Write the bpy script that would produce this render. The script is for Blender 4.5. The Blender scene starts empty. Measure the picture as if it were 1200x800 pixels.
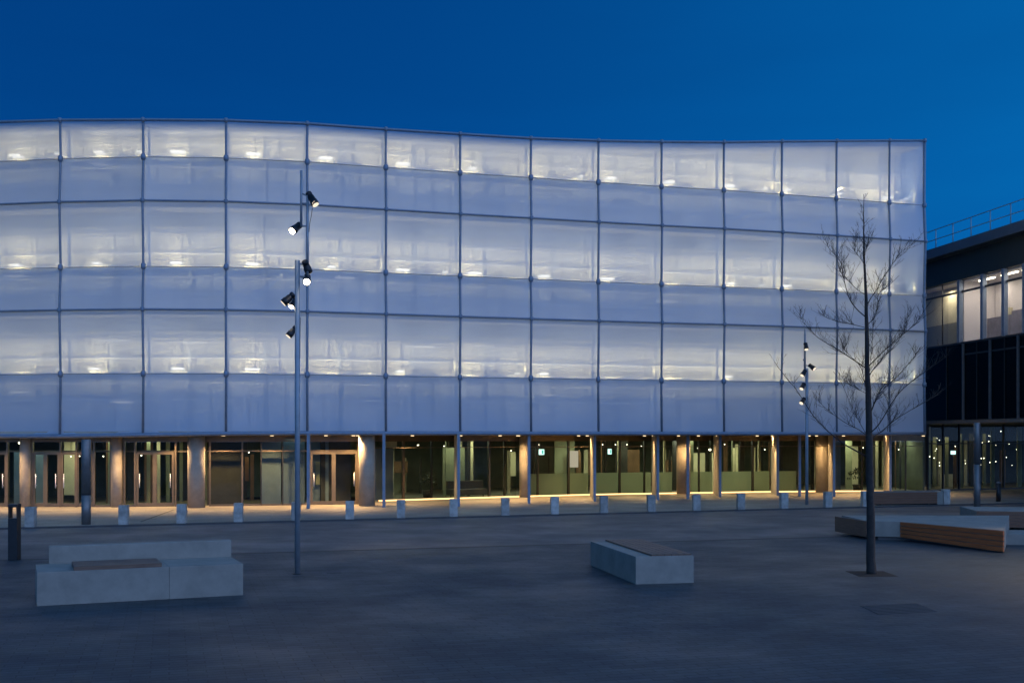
import bpy, bmesh, math, random
from mathutils import Vector, Matrix

R = random.Random(7)
sc = bpy.context.scene
C = sc.collection
F, CX, HY, E = 1350.0, 600.0, 512.0, 3.0      # survey of the photograph: focal length (px), axis, horizon, eye height


def P(px, py, d):
    return Vector(((px - CX) * d / F, d, E + (HY - py) * d / F))


def G(px, py):
    d = F * E / (py - HY)
    return Vector(((px - CX) * d / F, d, 0.0))


def V(x, y, z):
    return Vector((x, y, z))


# ------------------------------------------------------------------ materials
def nodes_of(name):
    m = bpy.data.materials.new(name)
    m.use_nodes = True
    nt = m.node_tree
    for n in list(nt.nodes):
        nt.nodes.remove(n)
    out = nt.nodes.new('ShaderNodeOutputMaterial')
    return m, nt, out


def N(nt, t, **kw):
    n = nt.nodes.new(t)
    for k, v in kw.items():
        if k in n.inputs:
            n.inputs[k].default_value = v
        else:
            setattr(n, k, v)
    return n


def ramp(nt, src, stops):
    r = nt.nodes.new('ShaderNodeValToRGB')
    el = r.color_ramp.elements
    while len(el) < len(stops):
        el.new(0.5)
    for e, (p, c) in zip(el, stops):
        e.position = p
        e.color = (c[0], c[1], c[2], 1)
    nt.links.new(src, r.inputs['Fac'])
    return r.outputs['Color']


def surf(name, col, rough=0.7, metal=0.0, var=0.25, scale=3.0, bump=0.1, bscale=40.0, spec=0.4, coat=0.0, each=0.0):
    m, nt, out = nodes_of(name)
    tc = N(nt, 'ShaderNodeTexCoord')
    n1 = N(nt, 'ShaderNodeTexNoise', Scale=scale, Detail=6.0, Roughness=0.65)
    nt.links.new(tc.outputs['Object'], n1.inputs['Vector'])
    lo = [c * (1 - var) for c in col]
    hi = [min(1, c * (1 + var)) for c in col]
    c = ramp(nt, n1.outputs['Fac'], [(0.3, lo), (0.7, hi)])
    b = N(nt, 'ShaderNodeBsdfPrincipled', Roughness=rough, Metallic=metal)
    b.inputs['Specular IOR Level'].default_value = spec
    b.inputs['Coat Weight'].default_value = coat
    if each:
        oi = N(nt, 'ShaderNodeObjectInfo')
        tone = ramp(nt, oi.outputs['Random'], [(0, (1 - each,) * 3), (1, (1 + each,) * 3)])
        mx = N(nt, 'ShaderNodeMix', data_type='RGBA', blend_type='MULTIPLY')
        mx.inputs[0].default_value = 1.0
        nt.links.new(c, mx.inputs[6])
        nt.links.new(tone, mx.inputs[7])
        c = mx.outputs[2]
        oo = N(nt, 'ShaderNodeVectorMath', operation='ADD')
        nt.links.new(tc.outputs['Object'], oo.inputs[0])
        nt.links.new(oi.outputs['Location'], oo.inputs[1])
        nt.links.new(oo.outputs[0], n1.inputs['Vector'])
    nt.links.new(c, b.inputs['Base Color'])
    n2 = N(nt, 'ShaderNodeTexNoise', Scale=bscale, Detail=4.0)
    nt.links.new(tc.outputs['Object'], n2.inputs['Vector'])
    bp = N(nt, 'ShaderNodeBump', Strength=bump, Distance=0.02)
    nt.links.new(n2.outputs['Fac'], bp.inputs['Height'])
    nt.links.new(bp.outputs['Normal'], b.inputs['Normal'])
    nt.links.new(b.outputs['BSDF'], out.inputs['Surface'])
    return m


def emit(name, col, s):
    m, nt, out = nodes_of(name)
    e = N(nt, 'ShaderNodeEmission', Strength=s)
    e.inputs['Color'].default_value = (*col, 1)
    nt.links.new(e.outputs[0], out.inputs['Surface'])
    return m


def glass(name, tint, rough=0.0, refl=1.0):
    m, nt, out = nodes_of(name)
    t = N(nt, 'ShaderNodeBsdfTransparent')
    t.inputs['Color'].default_value = (*tint, 1)
    g = N(nt, 'ShaderNodeBsdfGlossy', Roughness=rough)
    fr = N(nt, 'ShaderNodeFresnel')
    ge = N(nt, 'ShaderNodeNewGeometry')
    io = N(nt, 'ShaderNodeMapRange')      # both faces of a pane reflect alike
    io.inputs['To Min'].default_value = 1.5
    io.inputs['To Max'].default_value = 1 / 1.5
    nt.links.new(ge.outputs['Backfacing'], io.inputs['Value'])
    nt.links.new(io.outputs[0], fr.inputs['IOR'])
    mu = N(nt, 'ShaderNodeMath', operation='MULTIPLY')
    mu.inputs[1].default_value = refl
    nt.links.new(fr.outputs[0], mu.inputs[0])
    mx = N(nt, 'ShaderNodeMixShader')
    nt.links.new(mu.outputs[0], mx.inputs[0])
    nt.links.new(t.outputs[0], mx.inputs[1])
    nt.links.new(g.outputs[0], mx.inputs[2])
    nt.links.new(mx.outputs[0], out.inputs['Surface'])
    return m


def membrane(name, seed):
    m, nt, out = nodes_of(name)
    tc = N(nt, 'ShaderNodeTexCoord')
    # woven cloth: fine threads, mostly along the panel, and slow unevenness in its weave
    mp = N(nt, 'ShaderNodeMapping')
    mp.inputs['Scale'].default_value = (0.35, 0.35, 9.0)
    mp.inputs['Location'].default_value = (seed, seed * 2, 0)
    nt.links.new(tc.outputs['Object'], mp.inputs['Vector'])
    n1 = N(nt, 'ShaderNodeTexNoise', Scale=1.6, Detail=5.0, Roughness=0.6)
    nt.links.new(mp.outputs['Vector'], n1.inputs['Vector'])
    n2 = N(nt, 'ShaderNodeTexNoise', Scale=0.45, Detail=2.0)
    nt.links.new(tc.outputs['Object'], n2.inputs['Vector'])
    ad = N(nt, 'ShaderNodeMath', operation='ADD')
    nt.links.new(n1.outputs['Fac'], ad.inputs[0])
    nt.links.new(n2.outputs['Fac'], ad.inputs[1])
    mr = N(nt, 'ShaderNodeMapRange')
    mr.inputs['From Min'].default_value = 0.6
    mr.inputs['From Max'].default_value = 1.4
    mr.inputs['To Min'].default_value = 0.46
    mr.inputs['To Max'].default_value = 0.37
    nt.links.new(ad.outputs[0], mr.inputs['Value'])
    tr = N(nt, 'ShaderNodeBsdfTransparent')
    tr.inputs['Color'].default_value = (0.95, 0.97, 0.98, 1)
    rf = N(nt, 'ShaderNodeBsdfRefraction', Roughness=0.30, IOR=1.24)
    rf.inputs['Color'].default_value = (0.95, 0.97, 0.98, 1)
    sc_ = N(nt, 'ShaderNodeMixShader')
    sc_.inputs[0].default_value = 0.6
    nt.links.new(tr.outputs[0], sc_.inputs[1])
    nt.links.new(rf.outputs[0], sc_.inputs[2])
    tl = N(nt, 'ShaderNodeBsdfTranslucent')
    tl.inputs['Color'].default_value = (0.78, 0.82, 0.86, 1)
    df = N(nt, 'ShaderNodeBsdfDiffuse')
    df.inputs['Color'].default_value = (0.60, 0.74, 0.92, 1)
    gl = N(nt, 'ShaderNodeBsdfGlossy', Roughness=0.35)
    gl.inputs['Color'].default_value = (0.8, 0.8, 0.8, 1)
    m1 = N(nt, 'ShaderNodeMixShader')
    m1.inputs[0].default_value = 0.62
    nt.links.new(tl.outputs[0], m1.inputs[1])
    nt.links.new(df.outputs[0], m1.inputs[2])
    m2 = N(nt, 'ShaderNodeMixShader')
    m2.inputs[0].default_value = 0.06
    nt.links.new(m1.outputs[0], m2.inputs[1])
    nt.links.new(gl.outputs[0], m2.inputs[2])
    m3 = N(nt, 'ShaderNodeMixShader')
    nt.links.new(mr.outputs[0], m3.inputs[0])
    nt.links.new(m2.outputs[0], m3.inputs[1])
    nt.links.new(sc_.outputs[0], m3.inputs[2])
    nt.links.new(m3.outputs[0], out.inputs['Surface'])
    return m


def wood(name, c1, c2, rough=0.55):
    m, nt, out = nodes_of(name)
    tc = N(nt, 'ShaderNodeTexCoord')
    mp = N(nt, 'ShaderNodeMapping')
    mp.inputs['Scale'].default_value = (1.2, 1.2, 30.0)
    nt.links.new(tc.outputs['Object'], mp.inputs['Vector'])
    n1 = N(nt, 'ShaderNodeTexNoise', Scale=2.0, Detail=6.0, Roughness=0.6)
    nt.links.new(mp.outputs['Vector'], n1.inputs['Vector'])
    c = ramp(nt, n1.outputs['Fac'], [(0.3, c1), (0.7, c2)])
    b = N(nt, 'ShaderNodeBsdfPrincipled', Roughness=rough)
    nt.links.new(c, b.inputs['Base Color'])
    nt.links.new(b.outputs[0], out.inputs['Surface'])
    return m


def paving(name, col, angle, bw, bh, var=0.35, mortar=0.55, rough=0.75, patch=0.35, bump=0.35):
    """stone setts laid in rows along the plaza's axis, with wear in patches"""
    m, nt, out = nodes_of(name)
    tc = N(nt, 'ShaderNodeTexCoord')
    mp = N(nt, 'ShaderNodeMapping')
    mp.inputs['Rotation'].default_value = (0, 0, angle)
    nt.links.new(tc.outputs['Object'], mp.inputs['Vector'])
    br = N(nt, 'ShaderNodeTexBrick', Scale=1.0)
    br.inputs['Brick Width'].default_value = bw
    br.inputs['Row Height'].default_value = bh
    br.inputs['Mortar Size'].default_value = 0.011
    br.inputs['Mortar Smooth'].default_value = 0.3
    br.inputs['Color1'].default_value = (*[c * (1 - var) for c in col], 1)
    br.inputs['Color2'].default_value = (*[c * (1 + var) for c in col], 1)
    br.inputs['Mortar'].default_value = (*[c * mortar for c in col], 1)
    nt.links.new(mp.outputs['Vector'], br.inputs['Vector'])
    n1 = N(nt, 'ShaderNodeTexNoise', Scale=0.35, Detail=7.0, Roughness=0.62)
    nt.links.new(tc.outputs['Object'], n1.inputs['Vector'])
    c1 = ramp(nt, n1.outputs['Fac'], [(0.3, (1 - patch,) * 3), (0.7, (1 + patch * 0.6,) * 3)])
    mx = N(nt, 'ShaderNodeMix', data_type='RGBA', blend_type='MULTIPLY')
    mx.inputs[0].default_value = 1.0
    nt.links.new(br.outputs['Color'], mx.inputs[6])
    nt.links.new(c1, mx.inputs[7])
    n2 = N(nt, 'ShaderNodeTexNoise', Scale=18.0, Detail=5.0, Roughness=0.7)
    nt.links.new(tc.outputs['Object'], n2.inputs['Vector'])
    c2 = ramp(nt, n2.outputs['Fac'], [(0.3, (0.72,) * 3), (0.7, (1.2,) * 3)])
    mx2 = N(nt, 'ShaderNodeMix', data_type='RGBA', blend_type='MULTIPLY')
    mx2.inputs[0].default_value = 1.0
    nt.links.new(mx.outputs[2], mx2.inputs[6])
    nt.links.new(c2, mx2.inputs[7])
    b = N(nt, 'ShaderNodeBsdfPrincipled')
    b.inputs['Specular IOR Level'].default_value = 0.5
    rr = ramp(nt, n1.outputs['Fac'], [(0.35, (rough + 0.12,) * 3), (0.65, (rough - 0.1,) * 3)])
    nt.links.new(rr, b.inputs['Roughness'])
    nt.links.new(mx2.outputs[2], b.inputs['Base Color'])
    ad = N(nt, 'ShaderNodeMath', operation='MULTIPLY_ADD')
    ad.inputs[1].default_value = 0.35
    nt.links.new(n2.outputs['Fac'], ad.inputs[0])
    inv = N(nt, 'ShaderNodeMath', operation='SUBTRACT')
    inv.inputs[0].default_value = 1.0
    nt.links.new(br.outputs['Fac'], inv.inputs[1])
    nt.links.new(inv.outputs[0], ad.inputs[2])
    bp = N(nt, 'ShaderNodeBump', Strength=bump, Distance=0.012)
    nt.links.new(ad.outputs[0], bp.inputs['Height'])
    nt.links.new(bp.outputs['Normal'], b.inputs['Normal'])
    nt.links.new(b.outputs[0], out.inputs['Surface'])
    return m


KA = math.atan2(0.298, 1.0)      # the plaza's long axis
M = dict(
    membrane=[membrane('membrane_cloth_%d' % k, k * 3.7) for k in range(4)],
    steel=surf('painted_steel', (0.17, 0.215, 0.27), 0.45, 0.2, 0.12, 5, 0.02),
    mast=surf('mast_grey_paint', (0.24, 0.28, 0.31), 0.42, 0.2, 0.12, 6, 0.02),
    black=surf('black_metal', (0.018, 0.019, 0.021), 0.38, 0.3, 0.2, 8, 0.02),
    darkpost=surf('dark_steel_column', (0.17, 0.16, 0.15), 0.4, 0.5, 0.2, 4, 0.03),
    wallwhite=surf('white_wall_panels', (0.74, 0.73, 0.68), 0.8, 0, 0.06, 0.7, 0.05),
    spandrel=surf('spandrel_panels', (0.42, 0.46, 0.52), 0.6, 0, 0.45, 0.5, 0.05),
    innersteel=surf('inner_steel', (0.82, 0.82, 0.80), 0.5, 0.1, 0.1, 3, 0.02),
    slab=surf('concrete_slab', (0.3, 0.3, 0.3), 0.85, 0, 0.2, 2, 0.1),
    soffit=surf('soffit_panels', (0.42, 0.36, 0.29), 0.6, 0, 0.08, 1.0, 0.03),
    column=surf('column_concrete', (0.33, 0.285, 0.215), 0.75, 0, 0.18, 2.5, 0.08, 25),
    fin=surf('pale_fin_render', (0.50, 0.45, 0.37), 0.75, 0, 0.12, 2, 0.06),
    bronze=surf('bronze_frames', (0.14, 0.11, 0.075), 0.42, 0.5, 0.12, 3, 0.02),
    darkframe=surf('dark_frames', (0.03, 0.03, 0.028), 0.4, 0.3, 0.2, 3, 0.02),
    glass=glass('clear_glass', (0.88, 0.905, 0.865), 0.0, 0.5),
    frost=None,
    glassdark=glass('dark_tinted_glass', (0.3, 0.33, 0.33), 0.0, 0.28),
    glasslow=glass('dim_glass', (0.85, 0.88, 0.84), 0.0, 0.22),
    glasslit=glass('window_glass', (0.95, 0.95, 0.95), 0.0, 0.7),
    concrete=surf('bench_concrete', (0.245, 0.225, 0.188), 0.8, 0, 0.17, 2.2, 0.12, 60),
    concretedark=surf('plinth_concrete', (0.12, 0.12, 0.12), 0.85, 0, 0.2, 2, 0.12, 60),
    bollard=surf('bollard_granite', (0.34, 0.32, 0.28), 0.75, 0, 0.35, 4, 0.12, 80, each=0.22),
    wood=wood('oiled_wood', (0.20, 0.055, 0.014), (0.40, 0.13, 0.032)),
    woodbrown=wood('brown_wood', (0.12, 0.052, 0.024), (0.22, 0.10, 0.05)),
    woodgrey=wood('weathered_wood', (0.09, 0.052, 0.034), (0.19, 0.11, 0.07)),
    bark=surf('tree_bark', (0.032, 0.027, 0.024), 0.9, 0, 0.35, 9, 0.5, 60),
    soil=surf('dark_soil', (0.010, 0.009, 0.008), 0.95, 0, 0.4, 10, 0.6, 40),
    iron=surf('cast_iron', (0.030, 0.038, 0.042), 0.6, 0.0, 0.3, 10, 0.2),
    kerb=surf('kerb_granite', (0.06, 0.06, 0.06), 0.8, 0, 0.25, 3, 0.15, 60),
    slot=surf('slot_drain_metal', (0.012, 0.012, 0.013), 0.6, 0.2, 0.3, 5, 0.1),
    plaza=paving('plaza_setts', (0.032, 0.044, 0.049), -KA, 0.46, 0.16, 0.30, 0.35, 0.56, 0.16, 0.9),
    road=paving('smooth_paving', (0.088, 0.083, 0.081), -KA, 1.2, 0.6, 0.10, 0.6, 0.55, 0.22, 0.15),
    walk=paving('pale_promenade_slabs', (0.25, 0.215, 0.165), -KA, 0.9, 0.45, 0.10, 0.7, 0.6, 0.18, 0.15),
    ground=surf('far_ground', (0.09, 0.09, 0.09), 0.9, 0, 0.3, 0.2, 0.2),
    floorin=surf('interior_floor_tiles', (0.16, 0.15, 0.12), 0.35, 0, 0.15, 1, 0.02),
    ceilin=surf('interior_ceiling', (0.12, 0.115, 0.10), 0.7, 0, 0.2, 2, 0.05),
    wcream=surf('cream_partition', (0.52, 0.47, 0.30), 0.8, 0, 0.12, 2, 0.03),
    wgreen=surf('olive_wall', (0.22, 0.23, 0.14), 0.8, 0, 0.15, 1.5, 0.03),
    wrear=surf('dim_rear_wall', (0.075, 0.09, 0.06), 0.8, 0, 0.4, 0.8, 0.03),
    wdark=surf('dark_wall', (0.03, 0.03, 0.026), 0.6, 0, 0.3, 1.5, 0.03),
    wbrown=surf('brown_wall', (0.16, 0.085, 0.04), 0.6, 0, 0.3, 1.5, 0.03),
    wblue=surf('blue_grey_wall', (0.12, 0.16, 0.19), 0.6, 0, 0.15, 1.5, 0.03),
    leafdark=surf('plant_leaf', (0.03, 0.045, 0.02), 0.6, 0, 0.4, 9, 0.1),
    cladblack=surf('black_cladding', (0.012, 0.018, 0.014), 0.5, 0.1, 0.3, 1.5, 0.02),
    roofedge=surf('navy_roof_edge', (0.06, 0.085, 0.11), 0.4, 0.4, 0.12, 1.5, 0.02),
    blind=surf('window_blinds', (0.62, 0.58, 0.55), 0.8, 0, 0.05, 1, 0.03),
    lowblind=surf('grey_mauve_furniture', (0.22, 0.20, 0.22), 0.8, 0, 0.3, 1.5, 0.03),
    olive=surf('olive_panel', (0.20, 0.19, 0.12), 0.6, 0, 0.1, 1, 0.03),
    e_bar=emit('uplight_tube', (1.0, 0.95, 0.80), 4.0),
    e_line=emit('room_luminaire', (1.0, 0.93, 0.74), 1.5),
    e_faint=emit('faint_streak_glow', (1.0, 0.93, 0.80), 0.75),
    e_strip=emit('ceiling_strip_glow', (1.0, 0.85, 0.55), 1.1),
    e_led=emit('led_strip', (1.0, 0.60, 0.24), 2.6),
    e_down=emit('downlight_glow', (1.0, 0.72, 0.40), 1.6),
    e_lamp=emit('room_lamp_glow', (1.0, 0.90, 0.66), 9.0),
    e_sign=emit('sign_light', (0.62, 1.0, 0.95), 2.2),
    e_sign2=emit('sign_light_green', (0.10, 0.62, 0.52), 1.2),
    e_spot=emit('spot_lens_bright', (1.0, 0.83, 0.58), 40.0),
    e_spotdim=emit('spot_lens_dim', (1.0, 0.86, 0.66), 1.1),
    e_white=emit('glowing_white_board', (1.0, 0.86, 0.68), 0.55),
)


def frost_mat():
    m, nt, out = nodes_of('frosted_film')
    t = N(nt, 'ShaderNodeBsdfTransparent')
    t.inputs['Color'].default_value = (0.8, 0.85, 0.75, 1)
    l = N(nt, 'ShaderNodeBsdfTranslucent')
    l.inputs['Color'].default_value = (0.55, 0.6, 0.45, 1)
    d = N(nt, 'ShaderNodeBsdfDiffuse')
    d.inputs['Color'].default_value = (0.30, 0.33, 0.26, 1)
    a = N(nt, 'ShaderNodeMixShader')
    a.inputs[0].default_value = 0.5
    nt.links.new(l.outputs[0], a.inputs[1])
    nt.links.new(d.outputs[0], a.inputs[2])
    b = N(nt, 'ShaderNodeMixShader')
    b.inputs[0].default_value = 0.35
    nt.links.new(a.outputs[0], b.inputs[1])
    nt.links.new(t.outputs[0], b.inputs[2])
    nt.links.new(b.outputs[0], out.inputs['Surface'])
    return m


M['frost'] = frost_mat()


# ------------------------------------------------------------------ geometry helpers
class MB:
    def __init__(s):
        s.bm = bmesh.new()

    def quad(s, a, b, c, d):
        s.bm.faces.new([s.bm.verts.new(p) for p in (a, b, c, d)])
        return s

    def prism(s, pts, z0, z1):
        """vertical prism over plan points (x, y); z1 may be a list"""
        n = len(pts)
        zt = z1 if isinstance(z1, (list, tuple)) else [z1] * n
        zb = z0 if isinstance(z0, (list, tuple)) else [z0] * n
        lo = [s.bm.verts.new((p[0], p[1], zb[i])) for i, p in enumerate(pts)]
        hi = [s.bm.verts.new((p[0], p[1], zt[i])) for i, p in enumerate(pts)]
        fs = [s.bm.faces.new(hi), s.bm.faces.new(lo[::-1])]
        for i in range(n):
            j = (i + 1) % n
            fs.append(s.bm.faces.new((lo[i], lo[j], hi[j], hi[i])))
        bmesh.ops.recalc_face_normals(s.bm, faces=fs)
        return s

    def wallbox(s, a, b, t, z0, z1, side=0.0):
        """upright board from plan point a to b, t thick; side shifts it along its normal"""
        a, b = Vector(a[:2]), Vector(b[:2])
        d = (b - a).normalized()
        n = Vector((-d.y, d.x))
        o = n * (side - t / 2)
        q = n * t
        return s.prism([a + o, b + o, b + o + q, a + o + q], z0, z1)

    def box(s, c, size, rz=0.0):
        h = [x / 2 for x in size]
        ca, sa = math.cos(rz), math.sin(rz)
        pts = []
        for x, y in ((-h[0], -h[1]), (h[0], -h[1]), (h[0], h[1]), (-h[0], h[1])):
            pts.append((c[0] + x * ca - y * sa, c[1] + x * sa + y * ca))
        return s.prism(pts, c[2] - h[2], c[2] + h[2])

    def tube(s, pts, rad, n=8, cap=True):
        rads = rad if isinstance(rad, (list, tuple)) else [rad] * len(pts)
        pts = [Vector(p) for p in pts]
        rings = []
        ref = None
        for i, p in enumerate(pts):
            t = (pts[min(i + 1, len(pts) - 1)] - pts[max(i - 1, 0)]).normalized()
            if ref is None:
                ref = Vector((1, 0, 0)) if abs(t.x) < 0.9 else Vector((0, 1, 0))
            u = (ref - t * ref.dot(t)).normalized()
            w = t.cross(u)
            ref = u
            rings.append([s.bm.verts.new(p + (u * math.cos(2 * math.pi * k / n) + w * math.sin(2 * math.pi * k / n)) * rads[i]) for k in range(n)])
        fs = []
        for a, b in zip(rings, rings[1:]):
            for k in range(n):
                f = s.bm.faces.new((a[k], a[(k + 1) % n], b[(k + 1) % n], b[k]))
                f.smooth = True
                fs.append(f)
        if cap:
            fs.append(s.bm.faces.new(rings[0][::-1]))
            fs.append(s.bm.faces.new(rings[-1]))
        return s

    def ball(s, c, r, seg=10, rings=7, sz=1.0):
        bmesh.ops.create_uvsphere(s.bm, u_segments=seg, v_segments=rings, radius=r,
                                  matrix=Matrix.Translation(c) @ Matrix.Diagonal((1, 1, sz, 1)))
        for f in s.bm.faces:
            f.smooth = True
        return s

    def bevel(s, w, seg=2):
        es = [e for e in s.bm.edges if len(e.link_faces) == 2 and e.calc_face_angle(0) > 0.6]
        bmesh.ops.bevel(s.bm, geom=es, offset=w, segments=seg, profile=0.7, affect='EDGES')
        return s

    def build(s, name, mat, parent=None, origin=None):
        me = bpy.data.meshes.new(name)
        if origin is not None:
            bmesh.ops.translate(s.bm, verts=s.bm.verts, vec=-Vector(origin))
        s.bm.to_mesh(me)
        s.bm.free()
        me.materials.append(mat)
        o = bpy.data.objects.new(name, me)
        C.objects.link(o)
        if origin is not None:
            o.location = origin
        if parent is not None:
            o.parent = parent
            chain = Vector((0, 0, 0))
            q = parent
            while q is not None:
                chain += Vector(q.location)
                q = q.parent
            o.location = Vector(o.location) - chain
        return o


def thing(name, label, cat, loc=(0, 0, 0), group=None):
    o = bpy.data.objects.new(name, None)
    o.empty_display_size = 0.3
    C.objects.link(o)
    o.location = loc
    tag(o, label, cat, group)
    return o


def tag(o, label, cat, group=None):
    o['label'] = label
    o['category'] = cat
    if group:
        o['group'] = group
    return o


def struct(o):
    o['kind'] = 'structure'
    return o


def copy_tree(o, parent=None):
    c = o.copy()
    C.objects.link(c)
    if parent is not None:
        c.parent = parent
    for ch in list(o.children):
        copy_tree(ch, c)
    return c


def light(kind, name, loc, energy, col, parent=None, aim=None, **kw):
    l = bpy.data.lights.new(name, kind)
    l.energy = energy
    l.color = col
    for k, v in kw.items():
        setattr(l, k, v)
    o = bpy.data.objects.new(name, l)
    C.objects.link(o)
    o.location = loc
    if aim is not None:
        o.rotation_euler = (Vector(aim) - Vector(loc)).to_track_quat('-Z', 'Y').to_euler()
    if parent is not None:
        o.parent = parent
        o.location = Vector(loc) - Vector(parent.location)
    return o


# ------------------------------------------------------------------ camera
cam = bpy.data.cameras.new('camera')
cam.sensor_width = 36.0
cam.lens = 36.0 * F / 1200.0
cam.shift_y = (HY - 400.0) / 1200.0
cam.clip_end = 3000
co = bpy.data.objects.new('camera', cam)
C.objects.link(co)
co.location = (0, 0, E)
co.rotation_euler = (math.radians(90), 0, 0)
sc.camera = co

# ------------------------------------------------------------------ sky and light
SUN_EL, SUN_AZ = 4.0, 115.0       # after sunset glow, off to one side of and behind the camera
w = bpy.data.worlds.new('World')
sc.world = w
w.use_nodes = True
nt = w.node_tree
for n in list(nt.nodes):
    nt.nodes.remove(n)
wo = nt.nodes.new('ShaderNodeOutputWorld')
bg = nt.nodes.new('ShaderNodeBackground')
sky = nt.nodes.new('ShaderNodeTexSky')
sky.sky_type = 'NISHITA'
sky.sun_disc = False
sky.sun_elevation = math.radians(SUN_EL)
sky.sun_rotation = math.radians(SUN_AZ)
sky.air_density = 1.0
sky.dust_density = 0.3
sky.ozone_density = 6.0
# dusk gradient: deep blue towards the building, paler lavender in the sky behind the camera
tc = nt.nodes.new('ShaderNodeTexCoord')
dot = nt.nodes.new('ShaderNodeVectorMath')
dot.operation = 'DOT_PRODUCT'
ax = Vector((0.55, -0.83, -0.04)).normalized()
dot.inputs[1].default_value = ax
nt.links.new(tc.outputs['Generated'], dot.inputs[0])
mr = nt.nodes.new('ShaderNodeMapRange')
mr.inputs['From Min'].default_value = -1.0
mr.inputs['From Max'].default_value = 1.0
nt.links.new(dot.outputs['Value'], mr.inputs['Value'])
grad = ramp(nt, mr.outputs[0], [(0.0, (0.0002, 0.044, 0.185)), (0.08, (0.0004, 0.062, 0.245)), (0.27, (0.001, 0.122, 0.385)),
                                (0.50, (0.02, 0.155, 0.40)), (0.70, (0.25, 0.58, 1.27)), (0.85, (0.44, 0.80, 1.66)), (1.0, (0.52, 0.84, 1.70))])
# faint streaks of high cloud
nz = nt.nodes.new('ShaderNodeTexNoise')
nz.inputs['Scale'].default_value = 2.2
nz.inputs['Detail'].default_value = 5
mpw = nt.nodes.new('ShaderNodeMapping')
mpw.inputs['Scale'].default_value = (1, 1, 5)
nt.links.new(tc.outputs['Generated'], mpw.inputs['Vector'])
nt.links.new(mpw.outputs['Vector'], nz.inputs['Vector'])
cl = ramp(nt, nz.outputs['Fac'], [(0.42, (0.97, 0.97, 0.97)), (0.56, (1.02, 1.03, 1.02)), (0.70, (1.15, 1.12, 1.06))])
mul = nt.nodes.new('ShaderNodeMix')
mul.data_type = 'RGBA'
mul.blend_type = 'MULTIPLY'
mul.inputs[0].default_value = 1.0
sep = nt.nodes.new('ShaderNodeSeparateXYZ')
nt.links.new(tc.outputs['Generated'], sep.inputs[0])
hgt = ramp(nt, sep.outputs['Z'], [(0.0, (1.08,) * 3), (0.22, (1.04,) * 3), (0.40, (0.80, 0.80, 0.84)), (1.0, (0.85,) * 3)])
mz = nt.nodes.new('ShaderNodeMix')
mz.data_type = 'RGBA'
mz.blend_type = 'MULTIPLY'
mz.inputs[0].default_value = 1.0
nt.links.new(grad, mz.inputs[6])
nt.links.new(hgt, mz.inputs[7])
nt.links.new(mz.outputs[2], mul.inputs[6])
nt.links.new(cl, mul.inputs[7])
scl = nt.nodes.new('ShaderNodeMix')
scl.data_type = 'RGBA'
scl.blend_type = 'MULTIPLY'
scl.inputs[0].default_value = 1.0
scl.inputs[7].default_value = (0.003, 0.010, 0.022, 1)
nt.links.new(sky.outputs[0], scl.inputs[6])
add = nt.nodes.new('ShaderNodeMix')
add.data_type = 'RGBA'
add.blend_type = 'ADD'
add.inputs[0].default_value = 1.0
nt.links.new(mul.outputs[2], add.inputs[6])
nt.links.new(scl.outputs[2], add.inputs[7])
nt.links.new(add.outputs[2], bg.inputs['Color'])
bg.inputs['Strength'].default_value = 1.0
nt.links.new(bg.outputs[0], wo.inputs['Surface'])

sd = Vector((math.sin(math.radians(SUN_AZ)), math.cos(math.radians(SUN_AZ)), math.tan(math.radians(28)))).normalized()
light('SUN', 'sun', (60, -40, 50), 0.07, (1.0, 0.80, 0.78), aim=V(60, -40, 50) - sd, angle=math.radians(25))

# ------------------------------------------------------------------ ground
def sheet(name, pts, z, mat):
    mb = MB()
    mb.bm.faces.new([mb.bm.verts.new((p[0], p[1], z)) for p in pts])
    return struct(mb.build(name, mat))


def slot_y(x):
    return 31.83 + 0.298 * x


def kerb_y(x):
    return 43.5 + 0.364 * x


sheet('ground', [(-900, -600), (900, -600), (900, 1500), (-900, 1500)], -0.03, M['ground'])
XL, XR = -60, 75
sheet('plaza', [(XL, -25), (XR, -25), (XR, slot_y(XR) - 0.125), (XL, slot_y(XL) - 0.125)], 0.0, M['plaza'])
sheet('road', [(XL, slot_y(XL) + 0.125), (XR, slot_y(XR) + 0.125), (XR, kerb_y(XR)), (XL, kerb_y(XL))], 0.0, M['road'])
mb = MB()
mb.wallbox((XL, slot_y(XL)), (XR, slot_y(XR)), 0.25, -0.02, -0.004)
struct(mb.build('slot_drain_channel', M['slot']))
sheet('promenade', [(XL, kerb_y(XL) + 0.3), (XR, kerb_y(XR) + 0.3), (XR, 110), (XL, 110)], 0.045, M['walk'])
mb = MB()
mb.wallbox((XL, kerb_y(XL) + 0.15), (XR, kerb_y(XR) + 0.15), 0.3, -0.02, 0.049)
struct(mb.build('kerb_strip', M['kerb']))
mb = MB()      # dark joint across the promenade by the entrance
mb.wallbox(G(165, 612.5), G(203, 598.5), 0.07, 0.03, 0.051)
struct(mb.build('paving_joint', M['slot']))

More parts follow.
